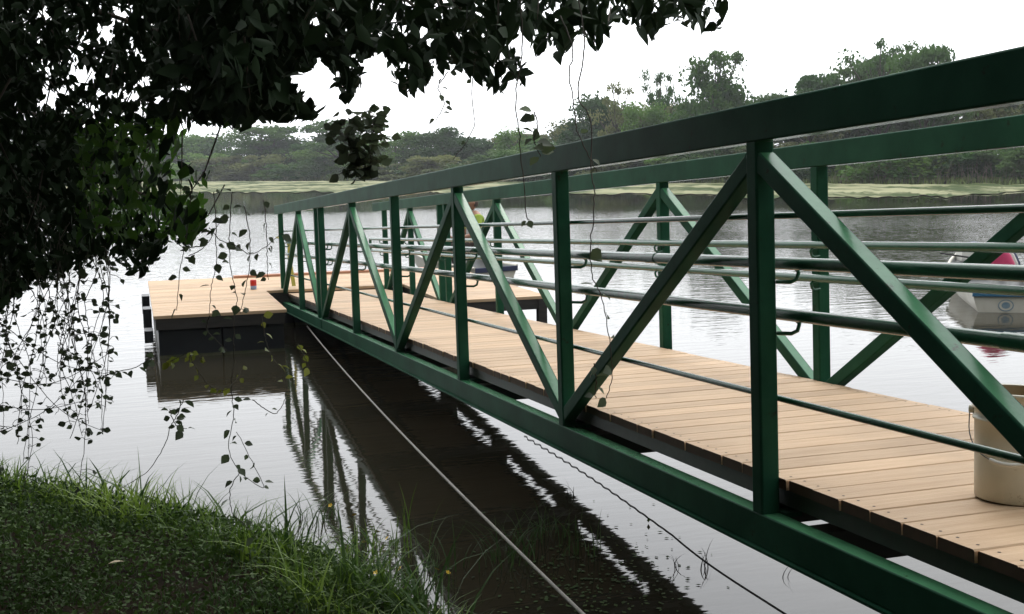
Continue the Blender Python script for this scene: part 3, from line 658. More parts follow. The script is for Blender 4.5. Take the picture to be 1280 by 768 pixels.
# head with face
hb_ = bmesh.new(); bmesh.ops.create_uvsphere(hb_, u_segments=20, v_segments=14, radius=.1)
for v in hb_.verts:
    v.co.x *= .80; v.co.z *= 1.18; v.co.y *= .98
    if v.co.z < -.03: v.co.x *= .86; v.co.y = v.co.y*.86-.008
    if v.co.y < -.08 and abs(v.co.x) < .016 and -.035 < v.co.z < .01: v.co.y -= .022          # nose
    if abs(abs(v.co.x)-.03) < .014 and v.co.y < -.06 and .0 < v.co.z < .03: v.co.y += .008    # eye sockets
hm = bpy.data.meshes.new('head'); hb_.to_mesh(hm); hb_.free(); hm.materials.append(M['skin']); hm.polygons.foreach_set('use_smooth', [True]*len(hm.polygons))
ho = link('head', hm, person); ho.location = (0, -.03, .755)
b = MB()
for s_ in (-1, 1): b.lathe([(0, -.02), (.012, -.012), (.014, 0), (.010, .018), (0, .024)], 8, (s_*.082, .005, 0))
b.build('ear', M['skin'], ho)
b = MB()
for s_ in (-1, 1): b.lathe([(0, -.006), (.008, 0), (0, .006)], 8, (s_*.03, -.087, .014))
b.box((-.02, -.094, -.052), (.02, -.086, -.047), 0); b.build('face_features', M['hair'], ho)
hb_ = bmesh.new(); bmesh.ops.create_uvsphere(hb_, u_segments=20, v_segments=14, radius=.108)
for v in list(hb_.verts):
    v.co.x *= .83; v.co.z *= 1.16
bmesh.ops.delete(hb_, geom=[v for v in hb_.verts if (v.co.y < -.02 and v.co.z < .055) or v.co.z < -.055], context='VERTS')
hm = bpy.data.meshes.new('hair'); hb_.to_mesh(hm); hb_.free(); hm.materials.append(M['hair']); so_ = link('hair', hm, ho)
skin_obj('trousers', [(0, 0, .11), (.09, -.03, .075), (.12, -.42, .12), (.13, -.40, -.20), (-.09, -.03, .075), (-.13, -.42, .12), (-.14, -.41, -.20)], [(0, 1), (1, 2), (2, 3), (0, 4), (4, 5), (5, 6)], [.152, .105, .078, .06, .105, .078, .06], M['trousers'], person)
skin_obj('shirt', [(0, .01, .14), (0, .03, .27), (0, .04, .42), (0, .01, .56), (.17, 0, .535), (.225, -.05, .32), (-.17, 0, .535), (-.225, -.04, .32)], [(0, 1), (1, 2), (2, 3), (3, 4), (4, 5), (3, 6), (6, 7)], [.15, .142, .155, .11, .074, .062, .074, .062], M['vest'], person)
skin_obj('vest', [(0, .015, .18), (0, .035, .29), (0, .045, .42), (0, .015, .54)], [(0, 1), (1, 2), (2, 3)], [.168, .164, .176, .135], M['shirt'], person)
def hand(c, d, side):
    """palm with four unequal curled fingers and a thumb"""
    d = Vector(d).normalized(); c = Vector(c); a = d.cross(Vector((0, 0, 1))).normalized(); a = a*side; nrm = a.cross(d)
    vs = [c, c+d*.045, c+d*.085]; es = [(0, 1), (1, 2)]; rr = [.022, (.032, .016), (.034, .014)]
    for k, (o_, L_) in enumerate(((-.027, .062), (-.009, .072), (.009, .068), (.026, .052))):
        i0 = len(vs); vs += [c+d*.085+a*o_, c+d*(.085+L_*.45)+a*o_*1.05+nrm*.006, c+d*(.085+L_*.8)+a*o_+nrm*.022, c+d*(.085+L_*.92)+a*o_+nrm*.04]
        es += [(2, i0), (i0, i0+1), (i0+1, i0+2), (i0+2, i0+3)]; rr += [.009, .0085, .008, .007]
    i0 = len(vs); vs += [c+d*.03-a*.035, c+d*.06-a*.055+nrm*.01, c+d*.085-a*.058+nrm*.022]; es += [(0, i0), (i0, i0+1), (i0+1, i0+2)]; rr += [.011, .010, .008]
    return skin_obj('hand', vs, es, rr, M['skin'], person, 1)
hand((.105, -.325, .22), (-.35, -.9, .05), 1); hand((-.105, -.315, .21), (.3, -.9, .0), -1)
b = MB()
for s_ in (-1, 1): b.beam((s_*.14, -.58, -.295), (s_*.14, -.36, -.29), .09, .07, (1, 0, 0), .025, 2)
b.build('shoes', M['navy'], person)

# ------------------------------------------------------------------ near plants
def leaf_verts(L_, Wd, fold=.25, curl=.15, pointed=True):
    """ovate leaf along +Y, midrib folded; 8 verts, 6 quads/tris"""
    return np.array([(0, 0, 0), (-Wd*.36, L_*.22, fold*Wd*.36), (Wd*.36, L_*.22, fold*Wd*.36), (-Wd*.5, L_*.5, fold*Wd*.5-curl*L_*.1), (Wd*.5, L_*.5, fold*Wd*.5-curl*L_*.1),
                     (-Wd*.26, L_*.78, fold*Wd*.26-curl*L_*.35), (Wd*.26, L_*.78, fold*Wd*.26-curl*L_*.35), (0, L_*1.0, -curl*L_*.7), (0, L_*.22, 0), (0, L_*.5, -curl*L_*.1), (0, L_*.78, -curl*L_*.35)])
LF = [(0, 8, 1, 1), (0, 2, 8, 8), (1, 8, 9, 3), (8, 2, 4, 9), (3, 9, 10, 5), (9, 4, 6, 10), (5, 10, 7, 7), (10, 6, 7, 7)]
LT = np.array([(0, 8, 1), (0, 2, 8), (1, 8, 9), (1, 9, 3), (8, 2, 4), (8, 4, 9), (3, 9, 10), (3, 10, 5), (9, 4, 6), (9, 6, 10), (5, 10, 7), (10, 6, 7)])
def leaf_mass(P, D, L_, Wd, rg, fold=.3, curl=.25, simple=False):
    """leaf at each P pointing along D (Nx3), sizes arrays; returns verts, tris"""
    n = len(P); D = D/np.linalg.norm(D, axis=1)[:, None]; rnd = rg.normal(size=(n, 3)); X = np.cross(D, rnd); X /= np.linalg.norm(X, axis=1)[:, None]; Z = np.cross(X, D)
    base = leaf_verts(1, 1, fold, curl); lt = LT
    if simple: base = base[[0, 3, 4, 7, 9, 1, 2]]; lt = np.array([(0, 4, 5), (5, 4, 1), (0, 6, 4), (6, 2, 4), (1, 4, 3), (4, 2, 3)])
    V = (P[:, None, :] + X[:, None, :]*(base[None, :, 0]*Wd[:, None])[:, :, None] + D[:, None, :]*(base[None, :, 1]*L_[:, None])[:, :, None] + Z[:, None, :]*(base[None, :, 2]*np.where(True, Wd, 1)[:, None])[:, :, None])
    k = len(base); T = (np.arange(n)[:, None, None]*k+lt[None]).reshape(-1, 3); return V.reshape(-1, 3), T

# --- the overhanging tree: its outline in the view, used only to say how far its boughs reach
LOW = [(-60, 400), (0, 392), (25, 372), (60, 352), (100, 338), (130, 322), (150, 330), (175, 352), (196, 326), (212, 300), (238, 318), (258, 262), (262, 215), (236, 200), (222, 178), (262, 160), (300, 168), (322, 152), (345, 158), (392, 150), (398, 134), (372, 120), (356, 96), (388, 92),
       (398, 70), (412, 84), (424, 128), (442, 128), (452, 118), (450, 76), (478, 80), (490, 96), (505, 122), (522, 124), (540, 96), (556, 92), (566, 82), (590, 98), (605, 112), (622, 124), (634, 104), (660, 112), (658, 92), (644, 64), (640, 40), (655, 38), (664, 72), (676, 82), (688, 62), (700, 84), (712, 58), (728, 42), (745, 66), (758, 58), (772, 28), (800, 40), (812, 62), (826, 34), (850, 26), (866, 40), (884, 44), (900, 40), (902, 22), (912, 14), (905, 4), (880, -10), (880, -60)]
LX = np.array(LOW, float)
poly = [(-60, -80)] + LOW + [(-60, -80)]
def inpoly(x, y, pl):
    r_ = np.zeros(x.shape, bool); n = len(pl)
    for i in range(n):
        (x0, y0), (x1, y1) = pl[i], pl[(i+1) % n]
        if y0 == y1: continue
        c = ((y0 > y) != (y1 > y)) & (x < (x1-x0)*(y-y0)/(y1-y0)+x0); r_ ^= c
    return r_
HOLES = [(152, 20, 20, 18), (130, 42, 16, 14), (105, 95, 24, 16), (70, 118, 22, 10), (60, 130, 20, 8), (38, 146, 16, 6), (178, 105, 18, 9), (200, 125, 16, 10), (225, 115, 18, 10), (212, 68, 10, 12), (130, 120, 16, 8), (160, 122, 18, 10), (228, 138, 10, 8), (340, 20, 8, 8), (398, 30, 14, 14), (408, 48, 8, 9), (372, 4, 10, 8), (228, 4, 8, 9), (55, 20, 7, 12), (58, 32, 5, 6), (310, 146, 16, 8), (535, 28, 5, 5), (290, 136, 8, 8), (420, 8, 14, 8), (690, 12, 8, 10), (668, 44, 9, 10)]
def keepmask(x, y, rg):
    k = inpoly(x, y, poly)
    for hx, hy, rx, ry in HOLES:
        k &= (((x-hx)/rx)**2+((y-hy)/ry)**2 > rg.uniform(.1, 1.0, x.shape))
    return k
tree = empty('overhanging_tree', 'large dark broadleaf tree whose boughs hang over the water at the upper left', 'tree', (-3.6, 1.0, .5))
TO = np.array([-3.6, 1.0, .5])
b = MB()
b.tube([(0, 0, -.3), (.1, .1, .8), (.05, .4, 2.0), (.5, .9, 3.2), (1.4, 1.6, 4.4)], [.34, .27, .24, .19, .12], 14)
b.build('trunk', M['bark'], tree)
rg = np.random.default_rng(21)
def boughs():
    ends = []
    for px, py, Y in ((60, 60, 5.2), (150, 180, 4.8), (60, 260, 4.6), (260, 60, 4.6), (350, 40, 4.2), (430, 30, 4.0), (520, 10, 3.8), (600, 30, 3.7), (680, 0, 3.6), (760, 0, 3.5), (840, -5, 3.4), (200, 250, 4.6)):
        e = aty(px, py, Y); ends.append(e); s_ = Vector((-3.1, 1.9, 3.7)) if px > 300 else Vector((-3.55, 1.4, 2.5))
        md = s_.lerp(e, .5)+Vector((0, 0, .35 if px > 300 else .15)); b = MB()
        pts = [s_, s_.lerp(md, .5)+Vector((0, 0, .12)), md, md.lerp(e, .5)+Vector((.02, 0, .06)), e]
        b.tube([p_-tree.location for p_ in pts], [.055, .04, .026, .014, .005], 8); b.build('bough', M['bark'], tree)
boughs()
def canopy():
    # leaves in hanging sprays: each spray has a heading and 7-11 leaves along a short twig
    Ps, Ds = [], []
    nsp = 11000; px = rg.uniform(-140, 930, nsp); py = rg.uniform(-150, 420, nsp)
    left = px < 262; Y = np.where(left, rg.uniform(3.2, 6.4, nsp), rg.uniform(2.9, 5.0, nsp))
    q = np.stack([(px-640)/F, -(py-384)/F, -np.ones(nsp)], 1) @ RWn.T; P = np.array([0, 0, CAMZ])+q*(Y/q[:, 1])[:, None]
    head = rg.normal(size=(nsp, 3)); head[:, 2] = -np.abs(head[:, 2])*.6-.5; head /= np.linalg.norm(head, axis=1)[:, None]
    for j in range(9):
        t = (j+rg.uniform(0, 1, nsp))/9*.20; pp_ = P+head*t[:, None]+rg.normal(scale=.012, size=(nsp, 3)); dd = head*.6+rg.normal(scale=.5, size=(nsp, 3)); dd[:, 2] -= .45
        Ps.append(pp_); Ds.append(dd)
    P = np.concatenate(Ps); D = np.concatenate(Ds); D /= np.linalg.norm(D, axis=1)[:, None]; n = len(P)
    L_ = rg.uniform(.030, .055, n)*np.where(P[:, 0] > .1, 1.45, 1.); Wd = L_*rg.uniform(.38, .52, n)
    ctr = P+D*(L_*.5)[:, None]; tip = P+D*L_[:, None]; x, y, d = proj(ctr); x2, y2, _ = proj(tip); x3, y3, _ = proj(P)
    inf = (x > -150) & (x < 1400) & (y < 900)
    k = keepmask(x, y, rg) & inpoly(x2, y2, poly) & inf
    off = (y < -40) | (x < -30)
    k |= off & inf
    # less crowding low on the left, where single sprays show against the water
    k &= ~((x < 262) & (x > 40) & (y < 150) & (y > -20) & (rg.uniform(size=n) < .38)); k &= ~((x > 110) & (y > 150) & (y < 262) & (rg.uniform(size=n) < np.clip((x-110)/110, 0, 1)*.9)); k &= ~((x > 300) & (rg.uniform(size=n) < np.clip((x-300)/150, 0, 1)*.74)); k &= ~((y < -60) & (rg.uniform(size=n) < .6)); k &= ~((x > 130) & (y > 262) & (rg.uniform(size=n) < .3))
    return P[k], D[k], L_[k], Wd[k], x[k], y[k]
P, D, L_, Wd, X_, Y_ = canopy()
# single leaves that show against the sky or the water: objects of their own
lowy = np.interp(X_, [400, 480, 560, 640, 720, 800, 905], [95, 90, 70, 90, 50, 25, 0])
cand = np.where((X_ > 400) & (Y_ > lowy) & (L_ > .05))[0]; rg.shuffle(cand); cand = cand[:280]
leafm = []
for i in range(6):
    v = leaf_verts(.064, .029, .3, .15+.12*i*.3); leafm.append(np_mesh('leaf', v, LT, M['leaf']))
sel = np.zeros(len(P), bool); sel[cand] = True
for i in cand:
    o = link('leaf', leafm[i % 6], tree); Dv = Vector(D[i]); o.location = Vector(P[i]-TO); rot = Dv.to_track_quat('Y', 'Z') @ Matrix.Rotation(rg.uniform(-1.2, 1.2), 3, 'Y').to_quaternion(); o.rotation_mode = 'QUATERNION'; o.rotation_quaternion = rot; s_ = L_[i]/.064; o.scale = (s_, s_, s_)
P, D, L_, Wd, X_, Y_ = P[~sel], D[~sel], L_[~sel], Wd[~sel], X_[~sel], Y_[~sel]
bright = (Y_ > 150) & (Y_ < 300) & (X_ > 95) & (rg.uniform(size=len(P)) < .6)  # leaves that catch the light; the light is put into their colour
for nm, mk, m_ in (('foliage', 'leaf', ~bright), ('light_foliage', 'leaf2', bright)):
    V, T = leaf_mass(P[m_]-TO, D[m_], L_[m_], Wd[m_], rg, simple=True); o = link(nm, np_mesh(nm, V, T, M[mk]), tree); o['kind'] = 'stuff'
# twigs inside the leaf mass
def twigs():
    b = MB(); r = random.Random(4); k = r.sample(range(len(P)), 420)
    for i in k:
        p_ = Vector(P[i]-TO); d = Vector(D[i]); b.tube([p_-d*.16+Vector((0, 0, .06)), p_-d*.07, p_+d*.02], [.0035, .0026, .0012], 4, caps=False)
    o = b.build('twigs', M['bark'], tree); o['kind'] = 'stuff'
twigs()
# the rest of the crown: over and behind the camera, and off to the left
def overhead():
    n = 60000; Q = np.stack([rg.uniform(-9, .5, n), rg.uniform(-6, 4.2, n), rg.uniform(3.3, 6.5, n)], 1)
    Q2 = np.stack([rg.uniform(-9, -1.8, 9000), rg.uniform(-2, 9, 9000), rg.uniform(1.6, 4, 9000)], 1); Q = np.concatenate([Q, Q2])
    x, y, d = proj(Q); vis = (x > -60) & (x < 1350) & (y > -60) & (y < 800) & ~np.isnan(x)
    clump = vnoise(Q[:, 0], Q[:, 1]+Q[:, 2]*2.1, .9, 5.) > -.35
    Q = Q[~vis & clump]; n = len(Q); Dd = rg.normal(size=(n, 3)); Dd[:, 2] = -.5; Dd /= np.linalg.norm(Dd, axis=1)[:, None]
    A = rg.normal(size=(n, 3)); X = np.cross(Dd, A); X /= np.linalg.norm(X, axis=1)[:, None]; s_ = rg.uniform(.06, .13, (n, 1))
    V = np.stack([Q-Dd*s_, Q+X*s_*.5, Q+Dd*s_, Q-X*s_*.5], 1).reshape(-1, 3)-TO
    o = link('upper_crown', np_mesh('upper_crown', V, np.arange(4*n).reshape(-1, 4), M['leaf']), tree); o['kind'] = 'stuff'
overhead()

# --- vines
VL = [np_mesh('leaf', leaf_verts(.030*s_, .024*s_, .25, c_), LT, M['vineleaf']) for s_, c_ in ((1, .2), (.8, .5), (1.15, .3))]
VLy = [np_mesh('leaf', leaf_verts(.030*s_, .024*s_, .25, c_), LT, M['yleaf']) for s_, c_ in ((1, .2), (.8, .5))]
def smooth_path(pts, n):
    out_ = []; m = len(pts)
    for i in range(n):
        s_ = i/(n-1)*(m-1); k = min(int(s_), m-2); t = s_-k
        p0_, p1_, p2_, p3_ = pts[max(k-1, 0)], pts[k], pts[k+1], pts[min(k+2, m-1)]
        out_.append(.5*((2*p1_)+(p2_-p0_)*t+(2*p0_-5*p1_+4*p2_-p3_)*t*t+(3*p1_-p0_-3*p2_+p3_)*t**3))
    return out_
VR = random.Random(31)
def vine(pxs, Y, label, nleaf=12, lr=(0, 1), yellow=False, group=None, rad=.0016, size=1., single=True, name='vine', spread=1.):
    pts = [aty(x, y, Y+VR.uniform(-.05, .05)) for x, y in pxs]; path = smooth_path(pts, max(14, 6*len(pts))); n = len(path)
    root = path[0].copy(); t = empty(name, label, 'vine', root, group=group)
    b = MB(); b.tube([p_-root+Vector((VR.uniform(-.002, .002), VR.uniform(-.002, .002), 0)) for p_ in path], [rad*(1-.4*i/n) for i in range(n)], 5); b.build('stem', M['vine'], t)
    Pl, Dl, Ll = [], [], []; stalks = []
    for j in range(nleaf):
        f = lr[0]+(lr[1]-lr[0])*(j+VR.uniform(-.3, .3))/max(1, nleaf-1)
        if not single and spread == 1.: f = f+.06*math.sin(f*31+len(label)+Y*40)
        f = min(.999, max(0, f)); i = int(f*(n-1)); p_ = path[i]-root
        pb_ = p_
        if not single: p_ = p_+Vector((VR.gauss(0, .014), VR.gauss(0, .014), VR.gauss(0, .008)))*spread
        a = VR.uniform(0, 2*PI); d = Vector((math.cos(a), math.sin(a)*.5, VR.uniform(-1.0, .3))).normalized(); s_ = size*VR.uniform(.75, 1.25)
        if single:
            o = link('leaf', (VLy if yellow else VL)[j % 2], t); o.location = p_+d*.006; o.rotation_mode = 'QUATERNION'
            o.rotation_quaternion = d.to_track_quat('Y', 'Z') @ Matrix.Rotation(VR.uniform(-1.4, 1.4), 3, 'Y').to_quaternion(); o.scale = (s_, s_, s_)
        else: Pl.append(p_); Dl.append(d); Ll.append(.030*s_); stalks.append((pb_, p_))
    if stalks:
        b = MB()
        for a_, c_ in stalks: b.tube([a_, a_.lerp(c_, .6)+Vector((0, 0, .004)), c_], .0009, 3, caps=False)
        b.build('leaf_stalks', M['vine'], t)['kind'] = 'stuff'
    if not single and Pl:
        Pa = np.array([list(a) for a in Pl]); Da = np.array([list(a) for a in Dl]); La = np.array(Ll); V, T = leaf_mass(Pa, Da, La, La*.8, rg, .25, .3)
        o = link('leaves', np_mesh('leaves', V, T, M['yleaf' if yellow else 'vineleaf']), t); o['kind'] = 'stuff'
    return t
# single vines before the dock and gangway
vine([(330, 250), (333, 285), (334, 320), (335, 350)], 3.6, 'thin leafy vine hanging right before the far end post of the gangway', 8)
vine([(240, 235), (236, 275), (230, 310), (224, 345), (221, 388)], 3.6, 'leafy vine hanging before the left corner of the dock planks', 11)
vine([(268, 240), (270, 290), (270, 330), (264, 360), (262, 392)], 3.7, 'nearly straight vine with few leaves hanging before the middle left of the dock', 9)
vine([(290, 240), (287, 285), (288, 330), (296, 372), (293, 395), (292, 430)], 3.8, 'vine with bunched leaves in the middle of the row before the dock', 13)
vine([(305, 258), (312, 292), (312, 330), (306, 365), (300, 392)], 3.6, 'vine with round leaves hanging beside the red and blue can', 10)
vine([(262, 285), (275, 300), (296, 308), (312, 318), (330, 310), (352, 292)], 3.7, 'slack vine looping sideways above the back edge of the dock', 9)
vine([(236, 320), (252, 312), (262, 300), (272, 282), (290, 270)], 3.7, 'short curling vine crossing the others left above the dock', 8)
vine([(327, 396), (331, 420), (337, 442), (350, 460), (356, 480)], 3.6, 'vine with yellow-green leaves hanging before the dark dock side near the rope', 10, yellow=True, size=.95)
vine([(372, 430), (380, 445), (386, 460)], 3.6, 'short yellow-leaved vine tip hanging before the gangway foot', 5, yellow=True, size=.9)
vine([(238, 445), (246, 462), (262, 482), (280, 488), (296, 474), (302, 462)], 3.6, 'yellow-leaved vine drooping in a bow over the dock reflection', 12, yellow=True, size=.8)
vine([(213, 452), (225, 446), (240, 440), (254, 450)], 3.6, 'cluster of yellow-green vine leaves at the left corner of the dock side', 11, yellow=True, size=.9)
vine([(262, 395), (258, 412), (270, 425), (284, 440)], 3.6, 'dull vine with sparse leaves before the dark dock side', 7, size=.8)
vine([(292, 430), (293, 450), (290, 470), (290, 498), (292, 520), (286, 560), (300, 590), (330, 610), (314, 575), (296, 540)], 3.7, 'long vine tangling down over the water right of the bank grass', 18, (.35, 1))
vine([(300, 590), (288, 612), (290, 640), (305, 655), (320, 672)], 3.7, 'lowest vine strand touching the bank grass in the middle', 7)
vine([(229, 500), (221, 520), (214, 532), (204, 560), (186, 588), (172, 598), (150, 612)], 3.7, 'vine trailing from over the water into the bank grass', 8, (.0, .25))
vine([(212, 512), (216, 524), (222, 534), (234, 536)], 3.7, 'small leafy vine end hanging over plain water left of the dock reflection', 8)
vine([(316, 500), (332, 512), (345, 517), (355, 502), (358, 492)], 3.7, 'tiny bare vine curl above the water beside the post reflections', 4, size=.7)
vine([(130, 470), (150, 464), (168, 460), (185, 450), (196, 446)], 3.6, 'leafy vine shoot reaching right across the water to the dock corner', 8)
vine([(722, -10), (730, 60), (722, 118), (738, 150), (740, 215), (743, 250), (739, 300), (740, 345), (752, 372), (762, 425), (765, 470), (758, 498)], 2.3, 'long thin vine hanging in front of the gangway rails', 9, (.55, 1), size=1.05)
vine([(700, 20), (716, 60), (712, 90), (717, 130), (722, 165), (736, 195), (746, 215)], 2.25, 'thin vine stem dangling over the top rail of the gangway', 3, (.7, 1), size=.7)
vine([(650, -10), (652, 60), (645, 120), (650, 180), (657, 262), (661, 275)], 2.3, 'bare hanging thread of vine left of the long vine at the rails', 2, (.9, 1), size=.7)
vine([(596, 60), (590, 110), (592, 160), (566, 200)], 3.2, 'faint bare vine hanging before the pale sky', 2, (.3, 1), size=.6)
vine([(560, 90), (548, 110), (556, 130), (545, 150)], 3.0, 'short vine with small leaves dangling under the boughs', 8, size=.8)
vine([(668, 140), (672, 160), (668, 178), (676, 196)], 2.6, 'clump of dark vine leaves hanging just above the top rail', 13, size=1.1)
vine([(440, 150), (436, 170), (440, 190), (446, 205), (452, 216)], 3.0, 'dark vine clump hanging before the far flat-topped tree', 90, size=.95, single=False, spread=1.5)
vine([(462, 140), (466, 165), (464, 190), (462, 214)], 3.0, 'second dark vine clump right beside the first, above the rail end', 90, size=.95, single=False, spread=1.5)
vine([(742, 455), (745, 476), (744, 498)], 2.3, 'short vine tuft at the deck beside the long rail vine', 4, size=.7)
# dense curtain of vines at the left
for i in range(34):
    x = VR.uniform(-15, 132); y0 = VR.uniform(250, 320); y1 = min(620, VR.choice([470, 510, 560, 600])+VR.uniform(-25, 25))
    if x > 105: y1 = VR.uniform(480, 575)
    pts = [(x, y0)]; cx = x
    for yy in np.linspace(y0, y1, 6)[1:]: cx += VR.uniform(-19, 19); cx = min(cx, 136); pts.append((cx, yy))
    vine(pts, VR.uniform(3.3, 4.3), ('long' if y1 > 530 else 'shorter')+' leafy vine '+('at the very left edge of' if x < 25 else 'in the middle of' if x < 90 else 'on the right border of')+' the tangled curtain over the water', int((y1-y0)/13), (.1, .97), group='vines of the tangled curtain at the left', single=False, size=VR.uniform(.5, .78), rad=.0015)
for k, (a, c) in enumerate((((-10, 470), (140, 440)), ((-10, 505), (110, 500)), ((10, 430), (130, 540)), ((0, 540), (120, 450)), ((-5, 400), (150, 470)), ((60, 380), (128, 420)))):
    md = ((a[0]+c[0])/2, (a[1]+c[1])/2+VR.uniform(8, 26)); vine([a, md, c], 3.8, 'vine slung sideways through the tangled curtain at the left', 12, group='cross strands of the vine curtain', single=False, size=.65, rad=.0014)

# --- bank cover: grass edge, herbs, flowers
def bank_plants():
    r = np.random.default_rng(17)
    # herbs: small leaves close to the ground
    n = 110000; Q = np.stack([r.uniform(-2.8, 1.4, n), r.uniform(3.0, 7.6, n)], 1); d = polydist(Q[:, 0], Q[:, 1], BANK); cl = vnoise(Q[:, 0], Q[:, 1], 1.6, 2.)
    z = near_h(Q[:, 0], Q[:, 1]); k = (d > .02) & (r.uniform(size=n) < np.clip(1.35-.75*d+cl*1.0, .10, 1)); Q, z, d = Q[k], z[k], d[k]; n = len(Q)
    P_ = np.column_stack([Q, z+r.uniform(-.01, .10, n)*np.clip(1.3-.3*d, .3, 1)]); Dd = r.normal(size=(n, 3)); Dd[:, 2] = np.abs(Dd[:, 2])*.35; L_ = r.uniform(.010, .030, n)
    V, T = leaf_mass(P_, Dd, L_, L_*.5, r, .2, .3); o = link('ground_herbs', np_mesh('ground_herbs', V, T, M['herb'])); tag(o, 'low dark herbs covering the near bank', 'ground cover', kind='stuff')
    # grass along the edge
    def grass(n, dmin, dmax, h0, h1, m, name, label, lean, wd):
        Q = np.stack([r.uniform(-2.8, 1.5, n), r.uniform(3.0, 8.0, n)], 1); d = polydist(Q[:, 0], Q[:, 1], BANK); cl = vnoise(Q[:, 0], Q[:, 1], 2.6, 8.)
        k = (d > dmin) & (d < dmax) & (r.uniform(size=n) < .35+.9*np.clip(cl+.25, 0, 1)); Q = Q[k]; d = d[k]; cl = cl[k]; nn = len(Q); z = np.maximum(near_h(Q[:, 0], Q[:, 1]), -.02)-.01
        V, Fc = blades(np.column_stack([Q, z]), r.uniform(h0, h1, nn)*(1+.7*np.clip(cl, -.3, .6)), r.uniform(*lean, nn), r.uniform(*wd, nn), r, 4)
        o = link(name, np_mesh(name, V, Fc, m)); tag(o, label, 'grass', kind='stuff')
    grass(30000, -.04, .50, .05, .22, M['grass'], 'grass', 'bright fresh grass along the edge of the near bank', (.2, 1.2), (.004, .013))
    grass(5200, -.06, .30, .12, .33, M['grassdark'], 'tall_grass', 'taller dull grass blades leaning over the water from the near bank', (.3, 1.2), (.007, .020))
    grass(60000, .25, 2.8, .02, .07, M['grassdark'], 'short_grass', 'short sparse grass between the herbs on the near bank', (.2, .9), (.004, .009))
    # some broad single blades against the water
bank_plants()
FR = random.Random(6)
fl = None
for px, py in ((443, 644), (436, 660), (472, 665), (484, 673), (480, 690), (455, 678), (500, 711), (546, 712), (470, 716), (560, 716), (413, 632), (522, 742)):
    z = .25
    for _ in range(6):
        p = atz(px, py, z); z = float(near_h(np.array([p.x]), np.array([p.y]))[0])+.10
        z = max(.08, min(.4, z))
    if fl is None:
        b = MB()
        for k in range(5):
            a = 2*PI*k/5; d = Vector((math.cos(a), math.sin(a), 0)); s_ = Vector((-d.y, d.x, 0)); b.add([d*.001, d*.007+s_*.005+Vector((0, 0, .002)), d*.013+Vector((0, 0, .003)), d*.007-s_*.005+Vector((0, 0, .002))], [(0, 1, 2, 3)])
        fl = b.mesh('petals', M['petal']); b = MB(); b.tube([(0, 0, 0), (.004, 0, -.05), (.002, .003, -.13)], .0011, 4); fs_ = b.mesh('stem', M['grass'])
    t = empty('flower', 'small yellow flower among the herbs on the near bank edge', 'flower', p, (FR.uniform(.3, .9), FR.uniform(-.4, .4), FR.uniform(0, 6)), 'yellow flowers on the bank edge')
    link('petals', fl, t); link('stem', fs_, t)
p = atz(156, 702, .31); b = MB(); v = leaf_verts(.06, .034, .2, .2); b.add([tuple(a) for a in v], [tuple(a) for a in LT]); o = b.build('fallen_leaf', M['fallen']); o.location = p; o.rotation_euler = (.2, .1, 1.9); tag(o, 'pale dry leaf lying on the dark herbs of the bank', 'leaf')

# tufts of grass and sprigs standing in the water
def tuft(px, py, n, h, spread, m, label, seed, lean=(.3, 1.1), wd=(.003, .007), group=None):
    r = np.random.default_rng(seed); p = atz(px, py, 0.)
    Q = np.column_stack([r.normal(scale=spread, size=n), r.normal(scale=spread*.8, size=n), np.full(n, -.01)]); V, Fc = blades(Q, r.uniform(.4, 1, n)*h, r.uniform(*lean, n), r.uniform(*wd, n), r, 5)
    o = link('grass_tuft', np_mesh('grass_tuft', V, Fc, M[m])); o.location = p; tag(o, label, 'grass tuft', group)
tuft(640, 700, 46, .26, .11, 'grassdark', 'drooping grass tuft in the dark water crossed by the rope', 1)
tuft(682, 672, 34, .24, .08, 'grassdark', 'upright grass tuft in the dark water just right of the rope', 2)
tuft(548, 718, 26, .26, .08, 'grassdark', 'sparse arching grass tuft in dark water between bank and rope', 3)
tuft(515, 690, 10, .34, .05, 'grass', 'few tall thin blades in the water beside the bank tip', 4, (.0, .3))
tuft(728, 690, 12, .22, .06, 'grassdark', 'small grass tuft on the edge of the gangway reflection', 5, (.0, .5))
tuft(715, 622, 4, .16, .01, 'darkcord', 'lone bent sprig standing in bright water left of the cord', 6, (.2, 1.2))
tuft(847, 708, 5, .17, .02, 'darkcord', 'dark sprig standing in bright water beside the cord', 7, (.1, 1.0))
tuft(890, 712, 6, .16, .02, 'darkcord', 'right-hand dark sprig of bent blades in bright water', 8, (.2, 1.1))
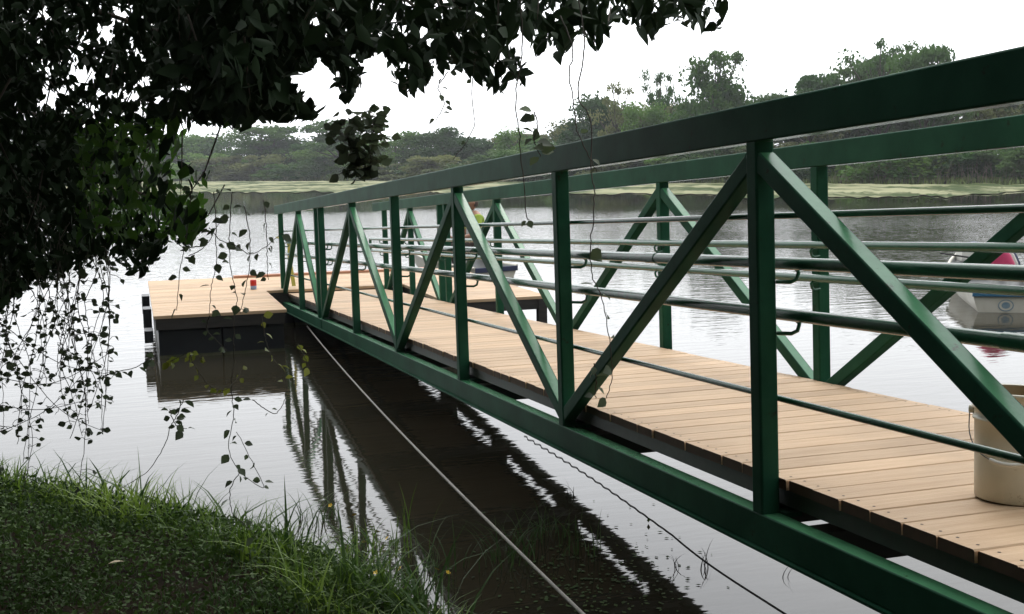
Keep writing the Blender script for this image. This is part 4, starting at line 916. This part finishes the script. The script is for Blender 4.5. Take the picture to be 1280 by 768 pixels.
tuft(983, 722, 4, .12, .01, 'darkcord', 'tiny dark sprig in the water close under the gangway beam', 9, (.0, .6))
tuft(400, 650, 34, .22, .09, 'grassdark', 'grass tuft leaning from the bank over the post reflections', 10)
tuft(452, 694, 60, .18, .12, 'grass', 'bright grass tuft at the tip of the near bank', 11)
def debris():
    r = np.random.default_rng(4); n = 420; P_ = []
    for _ in range(n):
        px = r.normal(740, 60); py = r.normal(728, 34); p = atz(px, min(py, 790), 0); P_.append((p.x, p.y, .004))
    for _ in range(160):
        p = atz(r.uniform(440, 520), r.uniform(715, 768), 0); P_.append((p.x, p.y, .004))
    P_ = np.array(P_); n = len(P_); Dd = np.column_stack([r.normal(size=n), r.normal(size=n), r.normal(scale=.06, size=n)]); L_ = r.uniform(.01, .03, n)
    X = np.column_stack([-Dd[:, 1], Dd[:, 0], np.zeros(n)]); X /= np.linalg.norm(X, axis=1)[:, None]; Dd /= np.linalg.norm(Dd, axis=1)[:, None]
    V = np.stack([P_, P_+Dd*(L_*.5)[:, None]+X*(L_*.3)[:, None], P_+Dd*L_[:, None], P_+Dd*(L_*.5)[:, None]-X*(L_*.3)[:, None]], 1).reshape(-1, 3); V[:, 2] = np.maximum(V[:, 2], .003)
    o = link('floating_leaves', np_mesh('floating_leaves', V, np.arange(4*n).reshape(-1, 4), M['herb'])); tag(o, 'scattered small leaves floating on the dark near water', 'floating leaves', kind='stuff')
debris()

# ------------------------------------------------------------------ the damp air over the lake
b = MB(); b.box((-612, -312, -2.4), (612, 912, 26)); hz_ = b.build('haze', [])
m = bpy.data.materials.new('damp_air'); m.use_nodes = True; t = m.node_tree; t.nodes.clear()
o_ = t.nodes.new('ShaderNodeOutputMaterial'); v_ = t.nodes.new('ShaderNodeVolumePrincipled'); v_.inputs['Color'].default_value = (.93, .96, 1, 1); v_.inputs['Density'].default_value = .00055; v_.inputs['Anisotropy'].default_value = .3
t.links.new(v_.outputs[0], o_.inputs['Volume']); hz_.data.materials.append(m); tag(hz_, 'thin damp haze in the air over the lake', 'haze', kind='stuff')
